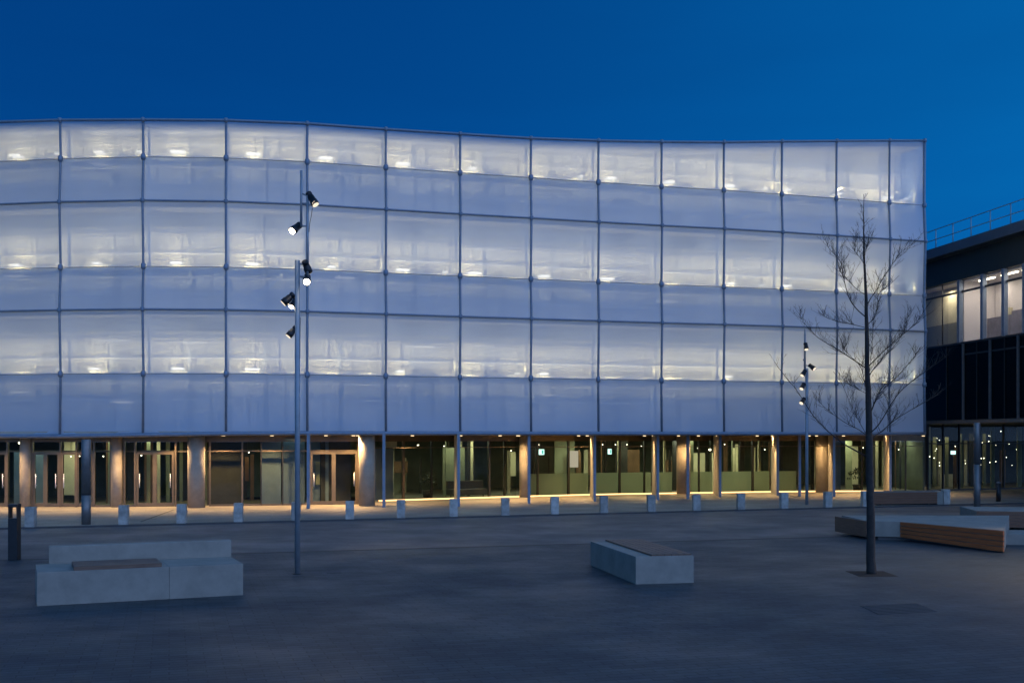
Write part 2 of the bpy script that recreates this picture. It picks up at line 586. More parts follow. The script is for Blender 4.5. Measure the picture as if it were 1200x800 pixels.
# ------------------------------------------------------------------ membrane building
px = [-220, -123, -26, 71, 168, 265, 360, 452, 539, 622, 701, 775, 848, 916, 980, 1042, 1083]
hh = [119.5, 122.4, 124.6, 126.3, 127.2, 126.6, 124.9, 122.3, 119.9, 117.7, 115.6, 113.7, 112.0, 110.2, 108.3, 106.4, 105.2]
ry = [151, 147, 144, 141, 140.6, 141.3, 145, 151.7, 157.2, 162.3, 165, 166.4, 166.9, 166, 165.4, 165, 165]
n_col = len(px)
pl = [Vector(((x - CX) * (6007 / h) / F, 6007 / h)) for x, h in zip(px, hh)]
nrm = []
for i in range(n_col):
    t = (pl[min(i + 1, n_col - 1)] - pl[max(i - 1, 0)]).normalized()
    nrm.append(Vector((t.y, -t.x)))      # outward, towards the plaza
roofz = [E + (HY - y) * p.y / F for y, p in zip(ry, pl)]
botz = [3.04 + 0.13 * min(1, max(0, (x - 71) / 230)) for x in px]
LV = ['bot', 'cable_low', 'rail_low', 'cable_mid', 'rail_high', 'cable_top', 'roof']


def lev(i, k):
    z = [botz[i], 5.60, 8.23, 10.0, 12.68, 14.48, roofz[i]][k]
    o = [0.06, 0.0, 0.10, 0.0, 0.10, 0.0, 0.04][k]
    q = pl[i] + nrm[i] * o
    return V(q.x, q.y, z)


B = thing('membrane_building', 'long building wrapped in glowing translucent white fabric panels with a wavy roofline', 'building', (0, 50, 0))


def inset(i, d):
    q = pl[i] - nrm[i] * d
    return q


# fabric panels: one per bay and storey, pulled between the steel grid
for r in range(3):
    k0 = 2 * r
    for i in range(n_col - 1):
        mb = MB()
        nu, nv = 6, 10
        grid = []
        for v in range(nv + 1):
            row = []
            fv = v / nv * 2
            kk = min(1, int(fv))
            f = fv - kk
            for u in range(nu + 1):
                fu = u / nu
                a = lev(i, k0 + kk).lerp(lev(i, k0 + kk + 1), f)
                b = lev(i + 1, k0 + kk).lerp(lev(i + 1, k0 + kk + 1), f)
                p = a.lerp(b, fu)
                sag = 0.07 * (4 * fu * (1 - fu)) * (4 * f * (1 - f))
                nn = nrm[i].lerp(nrm[i + 1], fu)
                p -= Vector((nn.x, nn.y, 0)) * (sag + 0.03)
                row.append(mb.bm.verts.new(p))
            grid.append(row)
        for v in range(nv):
            for u in range(nu):
                fa = mb.bm.faces.new((grid[v][u], grid[v][u + 1], grid[v + 1][u + 1], grid[v + 1][u]))
                fa.smooth = True
        mb.build('membrane_panel', M['membrane'][(i * 3 + r) % 4], B)

# vertical tubes, horizontal tubes, cables, clamps
for i in range(n_col):
    MB().tube([lev(i, k) for k in range(7)] , 0.052 if i < n_col - 1 else 0.07, 8).build('facade_tube', M['steel'], B)
    for k in (1, 2, 3, 4, 5, 6):
        if i > 0:
            big = k in (1, 3, 5)
            c = lev(i, k)
            q = c + V(nrm[i].x, nrm[i].y, 0) * 0.02
            mb = MB()
            r = 0.105 if big else 0.085
            mb.tube([q - V(0, 0, 0.13 if big else 0.09), q - V(0, 0, 0.07), q + V(0, 0, 0.07), q + V(0, 0, 0.13 if big else 0.09)], [r * 0.6, r, r, r * 0.6], 10)
            mb.build('clamp_node', M['steel'], B)
for k in (0, 2, 4, 6):
    MB().tube([lev(i, k) for i in range(n_col)], {0: 0.09, 6: 0.06}.get(k, 0.046), 8).build('horizontal_tube', M['steel'], B)
for k in (1, 3, 5):
    MB().tube([lev(i, k) for i in range(n_col)], 0.011, 6).build('cable', M['steel'], B)

# end wall and rear
e0 = lev(n_col - 1, 0)
for k in (0, 2, 4):
    a, b = lev(n_col - 1, k), lev(n_col - 1, k + 2)
    back = V(-nrm[-1].x, -nrm[-1].y, 0) * 16
    MB().quad(a, a + back, b + back, b).build('end_membrane', M['membrane'][1], B)
DW = 1.75     # cavity between the cloth and the real wall
segs = [(0, 3.25, 4), (1, 8.3, 9), (2, 12.75, 13)]
spand_top = [5.80, 10.24, 14.88]
storey_top = [7.50, 11.95, None]
wl = [inset(i, DW) for i in range(n_col)]
wl[-1] = inset(n_col - 1, DW) - (pl[-1] - pl[-2]).normalized() * 0.4
for r in range(3):
    zb = [3.25, 8.31, 12.76][r]
    mb = MB()
    for i in range(n_col - 1):
        for j in range(4):
            mb.wallbox(wl[i].lerp(wl[i + 1], j / 4 + 0.008), wl[i].lerp(wl[i + 1], (j + 1) / 4 - 0.008), 0.1, zb, spand_top[r] - 0.0, 0.02 + R.choice([0, 0.04, 0.09]))
        mb.wallbox(wl[i], wl[i + 1], 0.05, zb, spand_top[r] - 0.01, 0.22)
    mb.build('spandrel_wall', M['spandrel'], B)
    mb = MB()
    for i in range(n_col - 1):
        # three cladding boards a bay, each with its own slight set-back
        for j in range(3):
            a = wl[i].lerp(wl[i + 1], j / 3 + 0.006)
            b = wl[i].lerp(wl[i + 1], (j + 1) / 3 - 0.006)
            t1 = [storey_top[r] or (roofz[i] - 0.12)] * 2
            if storey_top[r] is None:
                za = roofz[i] + (roofz[i + 1] - roofz[i]) * (j / 3) - 0.12
                zc = roofz[i] + (roofz[i + 1] - roofz[i]) * ((j + 1) / 3) - 0.12
            else:
                za = zc = storey_top[r]
            s = 0.08 + R.choice([0, 0.03, 0.06])
            d = (b - a).normalized()
            nn = Vector((-d.y, d.x))
            pts = [a + nn * s, b + nn * s, b + nn * (s + 0.1), a + nn * (s + 0.1)]
            mb.prism(pts, spand_top[r], [za, zc, zc, za])
    mb.build('upper_wall', M['wallwhite'], B)
    if storey_top[r]:
        mb = MB()
        for i in range(n_col - 1):
            mb.wallbox(wl[i], wl[i + 1], 0.2, storey_top[r] + 0.003, storey_top[r] + 0.58, 0.1)
        mb.build('storey_fade_band', M['spandrel'], B)  # darker band added to imitate the glow fading at each storey top
    # maintenance ledge the uplights stand on, rails along the wall
    mb = MB()
    for i in range(n_col - 1):
        mb.wallbox(inset(i, DW - 0.42), inset(i + 1, DW - 0.42), 0.26, spand_top[r] - 0.08, spand_top[r] - 0.003)
    mb.build('ledge', M['innersteel'], B)
    for dz, dd in ((0.55, 1.62), (1.25, 1.62), (-0.55, 1.3), (-1.25, 1.3)):
        z = spand_top[r] + dz
        MB().tube([V(inset(i, dd).x, inset(i, dd).y, z) for i in range(n_col)], 0.036, 6).build('wall_rail', M['innersteel'], B)
for z in (8.15, 12.6):
    mb = MB()
    for i in range(n_col - 1):
        mb.wallbox(inset(i, 1.15), inset(i + 1, 1.15), 1.3, z - 0.06, z + 0.06)
    mb.build('floor_slab', M['slab'], B)
for i in range(1, n_col):
    q = inset(i, 0.75)
    MB().tube([V(q.x, q.y, 3.2), V(q.x, q.y, roofz[i] - 0.2)], 0.06, 8).build('inner_post', M['innersteel'], B)
    if i < n_col - 1:
        q = inset(i, DW - 0.18).lerp(inset(i + 1, DW - 0.18), 0.46)
        MB().tube([V(q.x, q.y, 3.2), V(q.x, q.y, min(roofz[i], roofz[i + 1]) - 0.2)], 0.045, 8).build('wall_post', M['spandrel'], B)
for (i, z0, z1, f0, f1) in ((4, 12.9, 14.2, 0.30, 0.85), (3, 8.5, 9.3, 0.25, 0.5), (12, 13.0, 13.9, 0.2, 0.62), (14, 14.9, 15.4, 0.1, 0.4), (5, 8.6, 9.9, 0.3, 0.7), (7, 5.9, 5.3, 0.68, 0.84), (8, 5.9, 5.3, 0.6, 0.7)):
    a, b = inset(i, 0.95).lerp(inset(i + 1, 0.95), f0), inset(i, 0.95).lerp(inset(i + 1, 0.95), f1)
    MB().tube([V(a.x, a.y, z0), V(b.x, b.y, z1)], 0.06, 6).build('brace', M['innersteel'], B)
# roof
mb = MB()
for i in range(n_col - 1):
    a, b = inset(i, 0.12), inset(i + 1, 0.12)
    c, d = inset(i + 1, 16), inset(i, 16)
    mb.prism([a, b, c, d], [roofz[i] - 0.25, roofz[i + 1] - 0.25, roofz[i + 1] - 0.25, roofz[i] - 0.25], [roofz[i] - 0.08, roofz[i + 1] - 0.08, roofz[i + 1] - 0.08, roofz[i] - 0.08])
mb.build('roof', M['slab'], B)

# uplights on the ledges: two a bay
for r in range(3):
    for i in range(n_col - 1):
        for j, f in enumerate((0.30, 0.86)):
            f += R.uniform(-0.05, 0.05)
            q = inset(i, DW - 0.50).lerp(inset(i + 1, DW - 0.50), f)
            d = (pl[i + 1] - pl[i]).normalized()
            z = spand_top[r] + 0.05
            bright = 1.0 if j == 0 else 0.72
            bright *= R.uniform(0.75, 1.25)
            if i > 1 and R.random() < (0.85 if j == 0 else 0.3):
                mb = MB()
                ln = R.uniform(0.15, 0.32) if j == 0 else 0.10
                mb.wallbox(q - d * ln, q + d * ln, 0.07, z, z + (0.05 if j == 0 else 0.03))
                mb.build('uplight', M['e_bar'], B)
            if j == 0:        # soft wash over the whole bay, and a stronger pool by the tube itself
                c = inset(i, DW - 0.62).lerp(inset(i + 1, DW - 0.62), 0.5)
                ang = math.atan2(d.y, d.x)
                lo = light('AREA', 'uplight_wash', V(c.x, c.y, z + 0.10), (21 if r else 17) * (0.8 if r == 2 and i < 9 else 1.0), (1.0, 0.93, 0.74), B, shape='RECTANGLE', size=2.7, size_y=0.35)
                lo.rotation_euler = (math.radians(180), 0, -ang)
                lo.rotation_euler = Matrix(((math.cos(ang), math.sin(ang), 0), (math.sin(ang), -math.cos(ang), 0), (0, 0, -1))).to_euler()
            back = 0.78 if j == 0 else 0.62
            q = inset(i, back).lerp(inset(i + 1, back), f)
            wq = inset(i, DW).lerp(inset(i + 1, DW), f)
            lo = light('AREA', 'uplight_lamp', V(q.x, q.y, z + 0.16), (25 if j == 0 else 21) * bright, (1.0, 0.81, 0.36), B, aim=V(wq.x, wq.y, z + 0.30), shape='DISK', size=0.4)
            if j == 1 and i > 0 and R.random() < 0.28:
                dz = -R.choice((0.42, 0.62, 0.95, 1.4))
                f0 = R.uniform(0.03, 0.6)
                wa = inset(i, DW - 0.30).lerp(inset(i + 1, DW - 0.30), f0)
                wb = inset(i, DW - 0.30).lerp(inset(i + 1, DW - 0.30), f0 + R.uniform(0.08, 0.36))
                MB().wallbox(wa, wb, 0.03, z + dz, z + dz + 0.04).build('light_line', M['e_faint'], B)  # glowing strips imitate faint streaks of light on the lower wall
            if j == 0 and R.random() < 0.6:      # luminaires of the rooms seen through the inner windows
                dz = (1.18 if j == 0 else 0.62) + R.uniform(-0.05, 0.05)
                f0 = R.uniform(0.04, 0.5)
                f1 = f0 + R.uniform(0.2, 0.45)
                wa = inset(i, DW - 0.13).lerp(inset(i + 1, DW - 0.13), f0)
                wb = inset(i, DW - 0.13).lerp(inset(i + 1, DW - 0.13), min(f1, 0.97))
                if z + dz < min(roofz[i], roofz[i + 1]) - 0.3 and i > 0:
                    MB().wallbox(wa, wb, 0.03, z + dz, z + dz + 0.035).build('light_line', M['e_line'], B)

# ------------------------------------------------------------------ ground floor of the membrane building
gl_pts = [(-300, 593.5), (-100, 594.5), (100, 595.0), (240, 594.2), (300, 593.4), (424, 591.6), (441, 588.4), (500, 586.4), (612, 583.0), (700, 580.7), (797, 579.0), (905, 577.4), (980, 576.8), (1083, 576.8)]
gl = [(p[0], G(*p)) for p in gl_pts]


def on_glass(x, off=0.0):
    """plan point on the glazing line seen along picture column x of the survey; off metres behind it"""
    for (xa, a), (xb, b) in zip(gl, gl[1:]):
        if xa <= x <= xb:
            # intersection of the sight line with the segment
            s = (x - CX) / F
            d = b - a
            t = (s * a.y - a.x) / (d.x - s * d.y)
            q = a + d * t
            nn = Vector((-d.y, d.x, 0)).normalized()
            return q + nn * off
    return gl[-1][1].copy()


ZT = 2.93
# soffit between the cloth's lower edge and the glazing, and the ceiling behind
mb = MB()
xs = [x for x in px if x >= -220]
for i in range(n_col - 1):
    a, b = inset(i, -0.02), inset(i + 1, -0.02)
    c, d = inset(i + 1, 13), inset(i, 13)
    mb.prism([a, b, c, d], [min(botz[i], botz[i + 1]) + 0.02] * 4, 3.24)
mb.build('soffit', M['soffit'], B)
mb = MB()
gx = [-300, -100, 100, 240, 300, 424, 441, 500, 612, 700, 797, 905, 980, 1082]
for a, b in zip(gx, gx[1:]):
    mb.wallbox(on_glass(a), on_glass(b), 0.16, ZT - 0.13, 3.21, 0)
mb.build('fascia', M['bronze'], B)

# floor, ceiling, rear wall of the rooms
mb = MB()
for a, b in zip(gx, gx[1:]):
    p, q, r_, s = on_glass(a, 0.05), on_glass(b, 0.05), on_glass(b, 9), on_glass(a, 9)
    mb.quad(V(p.x, p.y, 0.06), V(q.x, q.y, 0.06), V(r_.x, r_.y, 0.06), V(s.x, s.y, 0.06))
mb.build('interior_floor', M['floorin'], B)
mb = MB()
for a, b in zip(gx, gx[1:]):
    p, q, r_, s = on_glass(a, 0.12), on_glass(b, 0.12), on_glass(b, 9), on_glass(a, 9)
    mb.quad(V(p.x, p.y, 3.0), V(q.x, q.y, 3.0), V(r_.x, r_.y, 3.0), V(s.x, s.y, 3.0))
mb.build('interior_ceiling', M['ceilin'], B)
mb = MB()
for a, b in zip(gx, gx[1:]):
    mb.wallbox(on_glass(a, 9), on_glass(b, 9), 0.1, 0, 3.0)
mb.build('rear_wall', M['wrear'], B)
q = on_glass(1082.5)
MB().wallbox(q + V(0, 0.3, 0), q + V(0, 9, 0), 0.1, 0.05, 3.0, -0.1).build('end_wall', M['wrear'], B)


def part_px(name, a, b, off, z0, z1, mat, t=0.06):
    return MB().wallbox(on_glass(a, off), on_glass(b, off), t, z0, z1).build(name, M[mat], B)


# panes and frames: (x0, x1, kind)
def pane(a, b, z0, z1, mat='glass'):
    MB().wallbox(on_glass(a), on_glass(b), 0.02, z0, z1).build('glass_pane', M[mat], B)


def mullion(x, w_=0.07, dep=0.12, mat='bronze', z1=ZT):
    q = on_glass(x)
    d = (on_glass(min(x + 3, 1083)) - on_glass(x - 3)).normalized()
    MB().wallbox(q - d * w_ / 2, q + d * w_ / 2, dep, 0.045, z1).build('mullion', M[mat], B)


def transom(a, b, z, h=0.06, mat='bronze', dep=0.1):
    MB().wallbox(on_glass(a), on_glass(b), dep, z - h / 2, z + h / 2).build('transom', M[mat], B)


def door(a, b, z1, hinge):
    """framed glass leaf > pane, handle"""
    qa, qb = on_glass(a), on_glass(b)
    d = (qb - qa).normalized()
    mb = MB()
    fw = 0.085
    mb.wallbox(qa, qa + d * fw, 0.07, 0.06, z1)
    mb.wallbox(qb - d * fw, qb, 0.07, 0.06, z1)
    mb.wallbox(qa + d * fw, qb - d * fw, 0.065, 0.06, 0.20)
    mb.wallbox(qa + d * fw, qb - d * fw, 0.065, z1 - 0.1, z1)
    f = mb.build('door', M['bronze'], B)
    MB().wallbox(qa + d * fw, qb - d * fw, 0.02, 0.20, z1 - 0.1).build('pane', M['glass'], f)
    hq = qa + d * 0.14 if hinge > 0 else qb - d * 0.14
    nn = Vector((d.y, -d.x, 0)) * 0.09
    mb = MB()
    mb.tube([hq + nn + V(0, 0, 0.85), hq + nn + V(0, 0, 1.45)], 0.018, 8)
    mb.tube([hq + V(0, 0, 0.95), hq + nn + V(0, 0, 0.95)], 0.012, 6)
    mb.tube([hq + V(0, 0, 1.35), hq + nn + V(0, 0, 1.35)], 0.012, 6)
    mb.build('handle', M['innersteel'], f)


ZD = 2.36
# entrance half: doors between columns
for a, b, h_ in ((-60, -44, 1), (-44, -28, -1), (-12, 8, -1), (39, 53.5, 1), (53.5, 70, -1), (72, 90, 1), (90, 110, -1), (160, 181.5, 1), (181.5, 204, -1), (364, 391, 1), (391, 418.5, -1)):
    door(a, b, ZD, h_)
for a, b in ((-300, -200), (-200, -130), (-130, -60), (-28, -12), (9, 25), (112, 130), (145, 158), (207, 224), (246, 283), (283, 305), (305, 331), (331, 361)):
    pane(a, b, 0.10, ZD + (0.0 if b < 240 else 0.0))
    transom(a, b, 0.08, 0.09)
for a, b in zip((-300, -200, -130, -60, -12, 9, 39, 72, 110, 145, 160, 207, 246, 283, 305, 331, 364, 391), (-200, -130, -60, -12, 9, 39, 72, 110, 145, 160, 207, 246, 283, 305, 331, 364, 391, 420)):
    pane(a, b, ZD + 0.07, ZT - 0.1)
transom(-300, 240, ZD + 0.035, 0.07)
transom(240, 424, ZD + 0.045, 0.05)
for x in (-200, -130, -60, -28, -12, 9, 38, 71, 89.9, 110.5, 130, 146, 158.5, 206, 223, 246, 284, 363, 419.5):
    mullion(x, 0.075, 0.13, 'bronze')
mullion(306, 0.05, 0.1, 'darkframe')
mullion(331.3, 0.05, 0.1, 'darkframe')
# glazed hall half
bays = [(441, 472), (472, 505), (505, 535), (535, 541), (541, 573), (573, 605), (618, 630), (630, 666), (666, 692), (698, 726), (726, 755), (755, 766), (771, 790), (806, 819), (819, 838), (845, 882), (882, 905), (910, 936), (936, 953), (967, 978), (978, 1010), (1010, 1036), (1041, 1061), (1061, 1083)]
for a, b in bays:
    pane(a, b, 0.10, 2.50)
    pane(a, b, 2.54, ZT - 0.1)
transom(424, 612, 2.52, 0.035)
transom(612, 1082, 2.52, 0.035)
for x in (472.5,):
    mullion(x, 0.1, 0.16, 'bronze')
for x in (505.5, 573, 630, 666, 726, 755, 819, 882, 936, 978, 1010, 1061):
    mullion(x, 0.09 if x in (573, 666, 726, 882) else 0.06, 0.14, 'darkframe')
# LED line along the foot of the glazing
for a, b in ((441, 500), (500, 612), (612, 700), (700, 797), (797, 905), (905, 980), (980, 1045)):
    MB().wallbox(on_glass(a, -0.12), on_glass(b, -0.12), 0.06, 0.05, 0.11).build('led_strip', M['e_led'], B)
    MB().wallbox(on_glass(a, -0.06), on_glass(b, -0.06), 0.05, 0.047, 0.10).build('sill', M['bronze'], B)

# round columns
for x, wpx, off in ((-70, 13, -0.35), (31, 12, -0.12), (137.5, 13, -0.12), (234.5, 20, -0.9), (430, 19, -0.7), (611.5, 13, -0.30), (798, 16, -0.30), (960, 15.5, -0.4)):
    q = G(430, 593.6) if x == 430 else on_glass(x, off)
    rr = wpx * q.y / F / 2
    MB().tube([V(q.x, q.y, 0.03), V(q.x, q.y, 3.12)], rr, 28).build('round_column', M['column'], B)

# slim posts under the cloth edge and the pale fin walls that tie them to the glazing
def facade_at(x):
    for i in range(n_col - 1):
        if px[i] <= x <= px[i + 1]:
            s = (x - CX) / F
            a, d = pl[i], pl[i + 1] - pl[i]
            t = (s * a.y - a.x) / (d.x - s * d.y)
            return a + d * t
    return pl[-1]


for x, fx, by in ((361.5, None, 597.0), (450, None, 595.5), (537.5, 532.5, 594.5), (620, None, 591.0), (697, 691.5, 588.3), (771, 764, 587.0), (806, None, 585.5), (844, 836, 583.5), (911.5, 903.5, 581.8), (937, None, 582.5), (977.5, 970, 583.0), (1043.5, 1035.5, 581.0)):
    q = G(x, by)
    if fx is None:
        MB().wallbox(q + V(-0.06, 0, 0), q + V(0.06, 0, 0), 0.14, 0.03, 3.14).build('support_post', M['steel'], B)
    else:
        g = on_glass(fx, -0.10)
        dd = (V(g.x, g.y, 0) - q).normalized()
        nn = V(-dd.y, dd.x, 0)
        MB().wallbox(q + dd * 0.012, V(g.x, g.y, 0), 0.12, 0.03, 3.14).build('fin_wall', M['fin'], B)
        MB().wallbox(q, q + dd * 0.01, 0.10, 0.03, 3.13).build('fin_edge', M['steel'], B)

# downlights in the soffit; the first five are added to brighten the columns
dl = [(597, 0.9), (784, 1.1), (946, 1.2), (415, 1.3), (808, 1.1), (-150, 0.7), (-60, 0.8), (10, 1.3), (84, 1.1), (160, 1.2), (205, 0.7), (262, 0.6), (318, 0.6), (380, 0.8), (412, 0.7), (462, 1.8), (515, 2.2), (560, 2.2), (590, 1.4), (648, 2.6), (672, 1.4), (730, 2.6), (752, 1.4), (815, 2.6), (862, 2.4), (890, 1.4), (925, 2.6), (955, 3.5), (996, 3.4), (1025, 2.0), (1062, 2.6)]
for x, off in dl:
    q = on_glass(x, -off)
    MB().tube([V(q.x, q.y, 3.045), V(q.x, q.y, 3.10)], 0.075, 14).build('downlight', M['e_down'], B)
    light('SPOT', 'downlight_lamp', V(q.x, q.y, 3.02), 240 if x in (597, 784, 946, 808) else (620 if x < 430 else 430), (1.0, 0.63, 0.29), B, aim=V(q.x, q.y - 0.05, 0), spot_size=math.radians(135), spot_blend=0.8, shadow_soft_size=0.08)

# what stands inside: walls, screens, curtains (depth behind the glass in metres)
spec = [
    (-290, -60, 2.5, 0.06, 2.9, 'wdark'), (-58, -46, 2.0, 0.06, 2.3, 'wblue'), (-12, 24, 2.2, 0.06, 2.35, 'wblue'),
    (40, 52, 3.0, 0.4, 2.9, 'wcream'), (56, 60, 2.6, 0.4, 2.9, 'wcream'), (61, 70, 3.4, 0.3, 2.9, 'wbrown'), (74, 78, 2.0, 0.06, 2.9, 'wgreen'),
    (80, 89, 4.2, 0.06, 2.9, 'wdark'), (92, 98, 3.2, 0.06, 2.9, 'wgreen'), (100, 108, 2.4, 0.06, 2.9, 'wbrown'), (113, 117, 2.0, 0.06, 2.9, 'wgreen'), (118, 129, 4.8, 0.06, 2.9, 'wdark'),
    (146, 157, 3.8, 0.06, 2.9, 'wbrown'), (163, 167, 1.5, 0.06, 2.9, 'wgreen'), (170, 174, 2.4, 0.06, 2.9, 'wcream'), (175, 180, 3.5, 0.06, 2.9, 'wgreen'),
    (184, 203, 4.4, 0.06, 2.9, 'wdark'), (190, 194, 3.9, 0.06, 2.9, 'wgreen'), (209, 222, 5.0, 0.06, 2.9, 'wgreen'),
    (240, 283, 0.6, 0.06, 2.9, 'wdark'), (283, 290, 5.2, 0.06, 2.9, 'wdark'), (287, 292, 3.0, 1.0, 2.1, 'wbrown'), (294, 301, 4.2, 0.06, 2.2, 'wbrown'),
    (306, 330, 0.5, 0.06, 2.9, 'wblue'), (332, 358, 0.5, 0.06, 2.9, 'wblue'), (366, 388, 1.2, 0.06, 2.9, 'wblue'), (372, 377, 1.0, 0.9, 1.9, 'wgreen'),
    (393, 401, 5.0, 0.06, 2.9, 'wgreen'), (402, 415, 6.5, 0.06, 1.0, 'wcream'), (405, 409, 4.0, 0.06, 2.9, 'wcream'), (416, 426, 2.0, 0.06, 2.9, 'wdark'),
    (443, 470, 0.8, 0.06, 2.45, 'wblue'), (457, 470, 0.45, 2.52, 2.85, 'wcream'),
    (474, 480, 4.0, 0.06, 2.2, 'wcream'), (483, 486, 3.0, 0.06, 2.9, 'wgreen'), (486, 534, 5.5, 1.15, 1.75, 'wbrown'), (488, 534, 6.4, 0.06, 1.15, 'wgreen'),
    (543, 569, 2.2, 0.06, 2.5, 'wgreen'), (570, 573, 2.0, 0.06, 2.9, 'wdark'), (576, 581, 3.6, 0.06, 2.9, 'wcream'), (587, 590, 3.2, 0.06, 2.9, 'wcream'), (592, 606, 4.5, 0.06, 2.2, 'wdark'),
    (626, 629, 3.0, 0.06, 2.3, 'wcream'), (633, 636, 2.2, 0.06, 2.9, 'wgreen'), (637, 645, 1.6, 0.06, 2.9, 'wdark'), (649, 656, 5.0, 0.9, 2.2, 'wcream'),
    (657, 688, 5.6, 1.1, 1.8, 'wdark'), (700, 712, 4.6, 0.06, 2.9, 'wgreen'), (714, 720, 4.6, 0.9, 2.2, 'wbrown'), (727, 732, 5.0, 1.0, 2.3, 'wcream'), (733, 745, 5.4, 0.9, 2.3, 'wbrown'),
    (746, 749, 2.4, 0.06, 2.9, 'wcream'), (751, 765, 3.2, 0.06, 2.9, 'wdark'), (772, 789, 4.2, 0.06, 2.3, 'wbrown'), (808, 814, 5.0, 0.06, 2.3, 'wbrown'), (815, 821, 3.0, 0.06, 2.9, 'wdark'), (822, 832, 4.8, 0.06, 1.7, 'wbrown'), (833, 837, 2.6, 0.06, 2.9, 'wgreen'),
    (850, 859, 4.4, 0.06, 2.1, 'wcream'), (862, 870, 4.6, 0.06, 2.1, 'wcream'), (873, 878, 4.0, 0.06, 2.1, 'wcream'), (879, 884, 1.2, 0.06, 2.9, 'wdark'), (886, 889, 2.8, 0.06, 2.4, 'wcream'), (896, 899, 3.4, 0.06, 2.6, 'wcream'), (899, 904, 5.2, 0.06, 2.9, 'wbrown'),
    (912, 915, 3.0, 0.06, 2.6, 'wcream'), (917, 920, 4.4, 0.06, 2.4, 'wcream'), (925, 934, 2.0, 0.06, 2.9, 'wdark'), (938, 944, 3.6, 0.06, 2.9, 'wgreen'), (968, 972, 2.0, 0.06, 2.9, 'wdark'),
    (980, 996, 1.8, 0.06, 2.9, 'wblue'), (998, 1001, 2.8, 0.06, 2.9, 'wgreen'), (1003, 1010, 4.8, 0.06, 2.3, 'wcream'), (1012, 1020, 3.4, 0.06, 2.9, 'wgreen'), (1026, 1034, 4.4, 0.06, 2.5, 'wcream'),
    (1044, 1047, 2.6, 0.06, 2.9, 'wcream'), (1049, 1056, 4.0, 0.06, 2.9, 'wdark'), (1062, 1066, 3.0, 0.06, 2.9, 'wgreen'), (1068, 1078, 5.0, 0.06, 2.9, 'wcream'),
]
for a, b, off, z0, z1, m_ in spec:
    part_px('partition', a, b, off, z0, z1, m_)
rp = random.Random(21)
for _ in range(46):
    x = rp.uniform(444, 1078)
    wdt = rp.choice((0.8, 1.0, 1.3, 2.2))
    part_px('interior_post', x, x + wdt, rp.uniform(1.0, 8.0), 0.06, rp.choice((2.95, 2.95, 2.3, 1.9)), rp.choice(('wdark', 'wdark', 'wdark', 'wgreen', 'wcream', 'wbrown')), 0.08)
for a, b in ((623, 692), (699, 765), (772, 790), (807, 837), (846, 904), (912, 935)):
    MB().wallbox(on_glass(a, 0.25), on_glass(b, 0.25), 0.012, 0.06, 1.17).build('frosted_screen', M['frost'], B)
part_px('glow_board', 701, 714, 4.2, 1.35, 2.25, 'e_white', 0.04)  # no lamp: the light on the board is put in as its own glow
# room lamps
lamps = [(4, 1.5, 2.75), (50, 3.2, 2.15), (57.5, 2.2, 2.15), (61, 2.8, 2.15), (95, 2.4, 2.15), (107, 2.6, 2.2), (123, 2.2, 2.2), (157, 1.4, 2.2), (292, 3.4, 2.3), (407, 3.2, 2.3), (498, 5.0, 1.85), (521, 3.0, 2.6), (528, 3.6, 2.6), (553, 3.0, 2.55), (569, 2.4, 2.35), (583, 4.4, 2.15), (626, 2.6, 2.3), (656, 3.8, 2.6), (668, 3.4, 2.6), (675, 3.8, 2.1), (733, 3.0, 2.6), (745, 2.6, 2.6), (757, 2.4, 2.6), (784, 3.4, 2.5), (835, 1.8, 2.4), (861, 3.0, 2.3), (873, 2.4, 2.6), (898, 2.8, 2.6), (919, 2.8, 2.3), (1004, 3.2, 2.5), (1030, 2.8, 2.4), (1072, 2.6, 2.3)]
for _ in range(34):
    lamps.append((R.uniform(445, 1075), R.uniform(1.5, 8), 2.93))
for x, off, z in lamps:
    q = on_glass(x, off)
    big = x in (407, 861, 123, 4)
    mb = MB()
    mb.ball(V(q.x, q.y, z), 0.07 if big else 0.03, 10, 7, 0.7)
    lamp = mb.build('ceiling_lamp', M['e_lamp'], B)
    MB().tube([V(q.x, q.y, z + 0.03), V(q.x, q.y, 3.0)], 0.008, 5).build('lamp_rod', M['black'], lamp)
for x, off, en, col in ((-150, 2.0, 20, (1, .85, .6)), (4, 1.2, 14, (0.75, 0.95, 1.0)), (50, 1.6, 26, (1, .88, .6)), (95, 1.6, 14, (1, .86, .58)), (172, 1.5, 18, (1, .9, .62)), (215, 2.5, 10, (1, .8, .5)), (292, 2.4, 16, (1, .7, .38)), (345, 0.25, 2, (0.7, .9, 1)), (407, 3.0, 36, (0.9, 1.0, .68)),
                        (500, 3.0, 34, (1, .9, .62)), (556, 1.3, 26, (1, .95, .66)), (590, 2.4, 26, (1, .9, .6)), (655, 3.2, 36, (1, .93, .64)), (710, 3.0, 40, (1, .92, .64)), (745, 2.0, 24, (1, .92, .62)), (780, 2.6, 30, (1, .9, .6)), (826, 2.6, 28, (1, .92, .62)), (864, 2.6, 46, (1, .98, .66)), (892, 2.0, 26, (1, .9, .58)), (922, 2.4, 22, (1, .88, .56)), (1005, 3.0, 30, (1, .92, .62)), (1030, 2.4, 24, (1, .9, .6)), (1068, 2.4, 26, (1, .9, .6))):
    q = on_glass(x, off)
    light('AREA', 'room_light', V(q.x, q.y, 2.92), en * 1.45, (col[0] * 0.92, min(1, col[1] * 1.07), min(1, col[2] * 1.1)), B, aim=V(q.x, q.y, 0), shape='DISK', size=1.1)

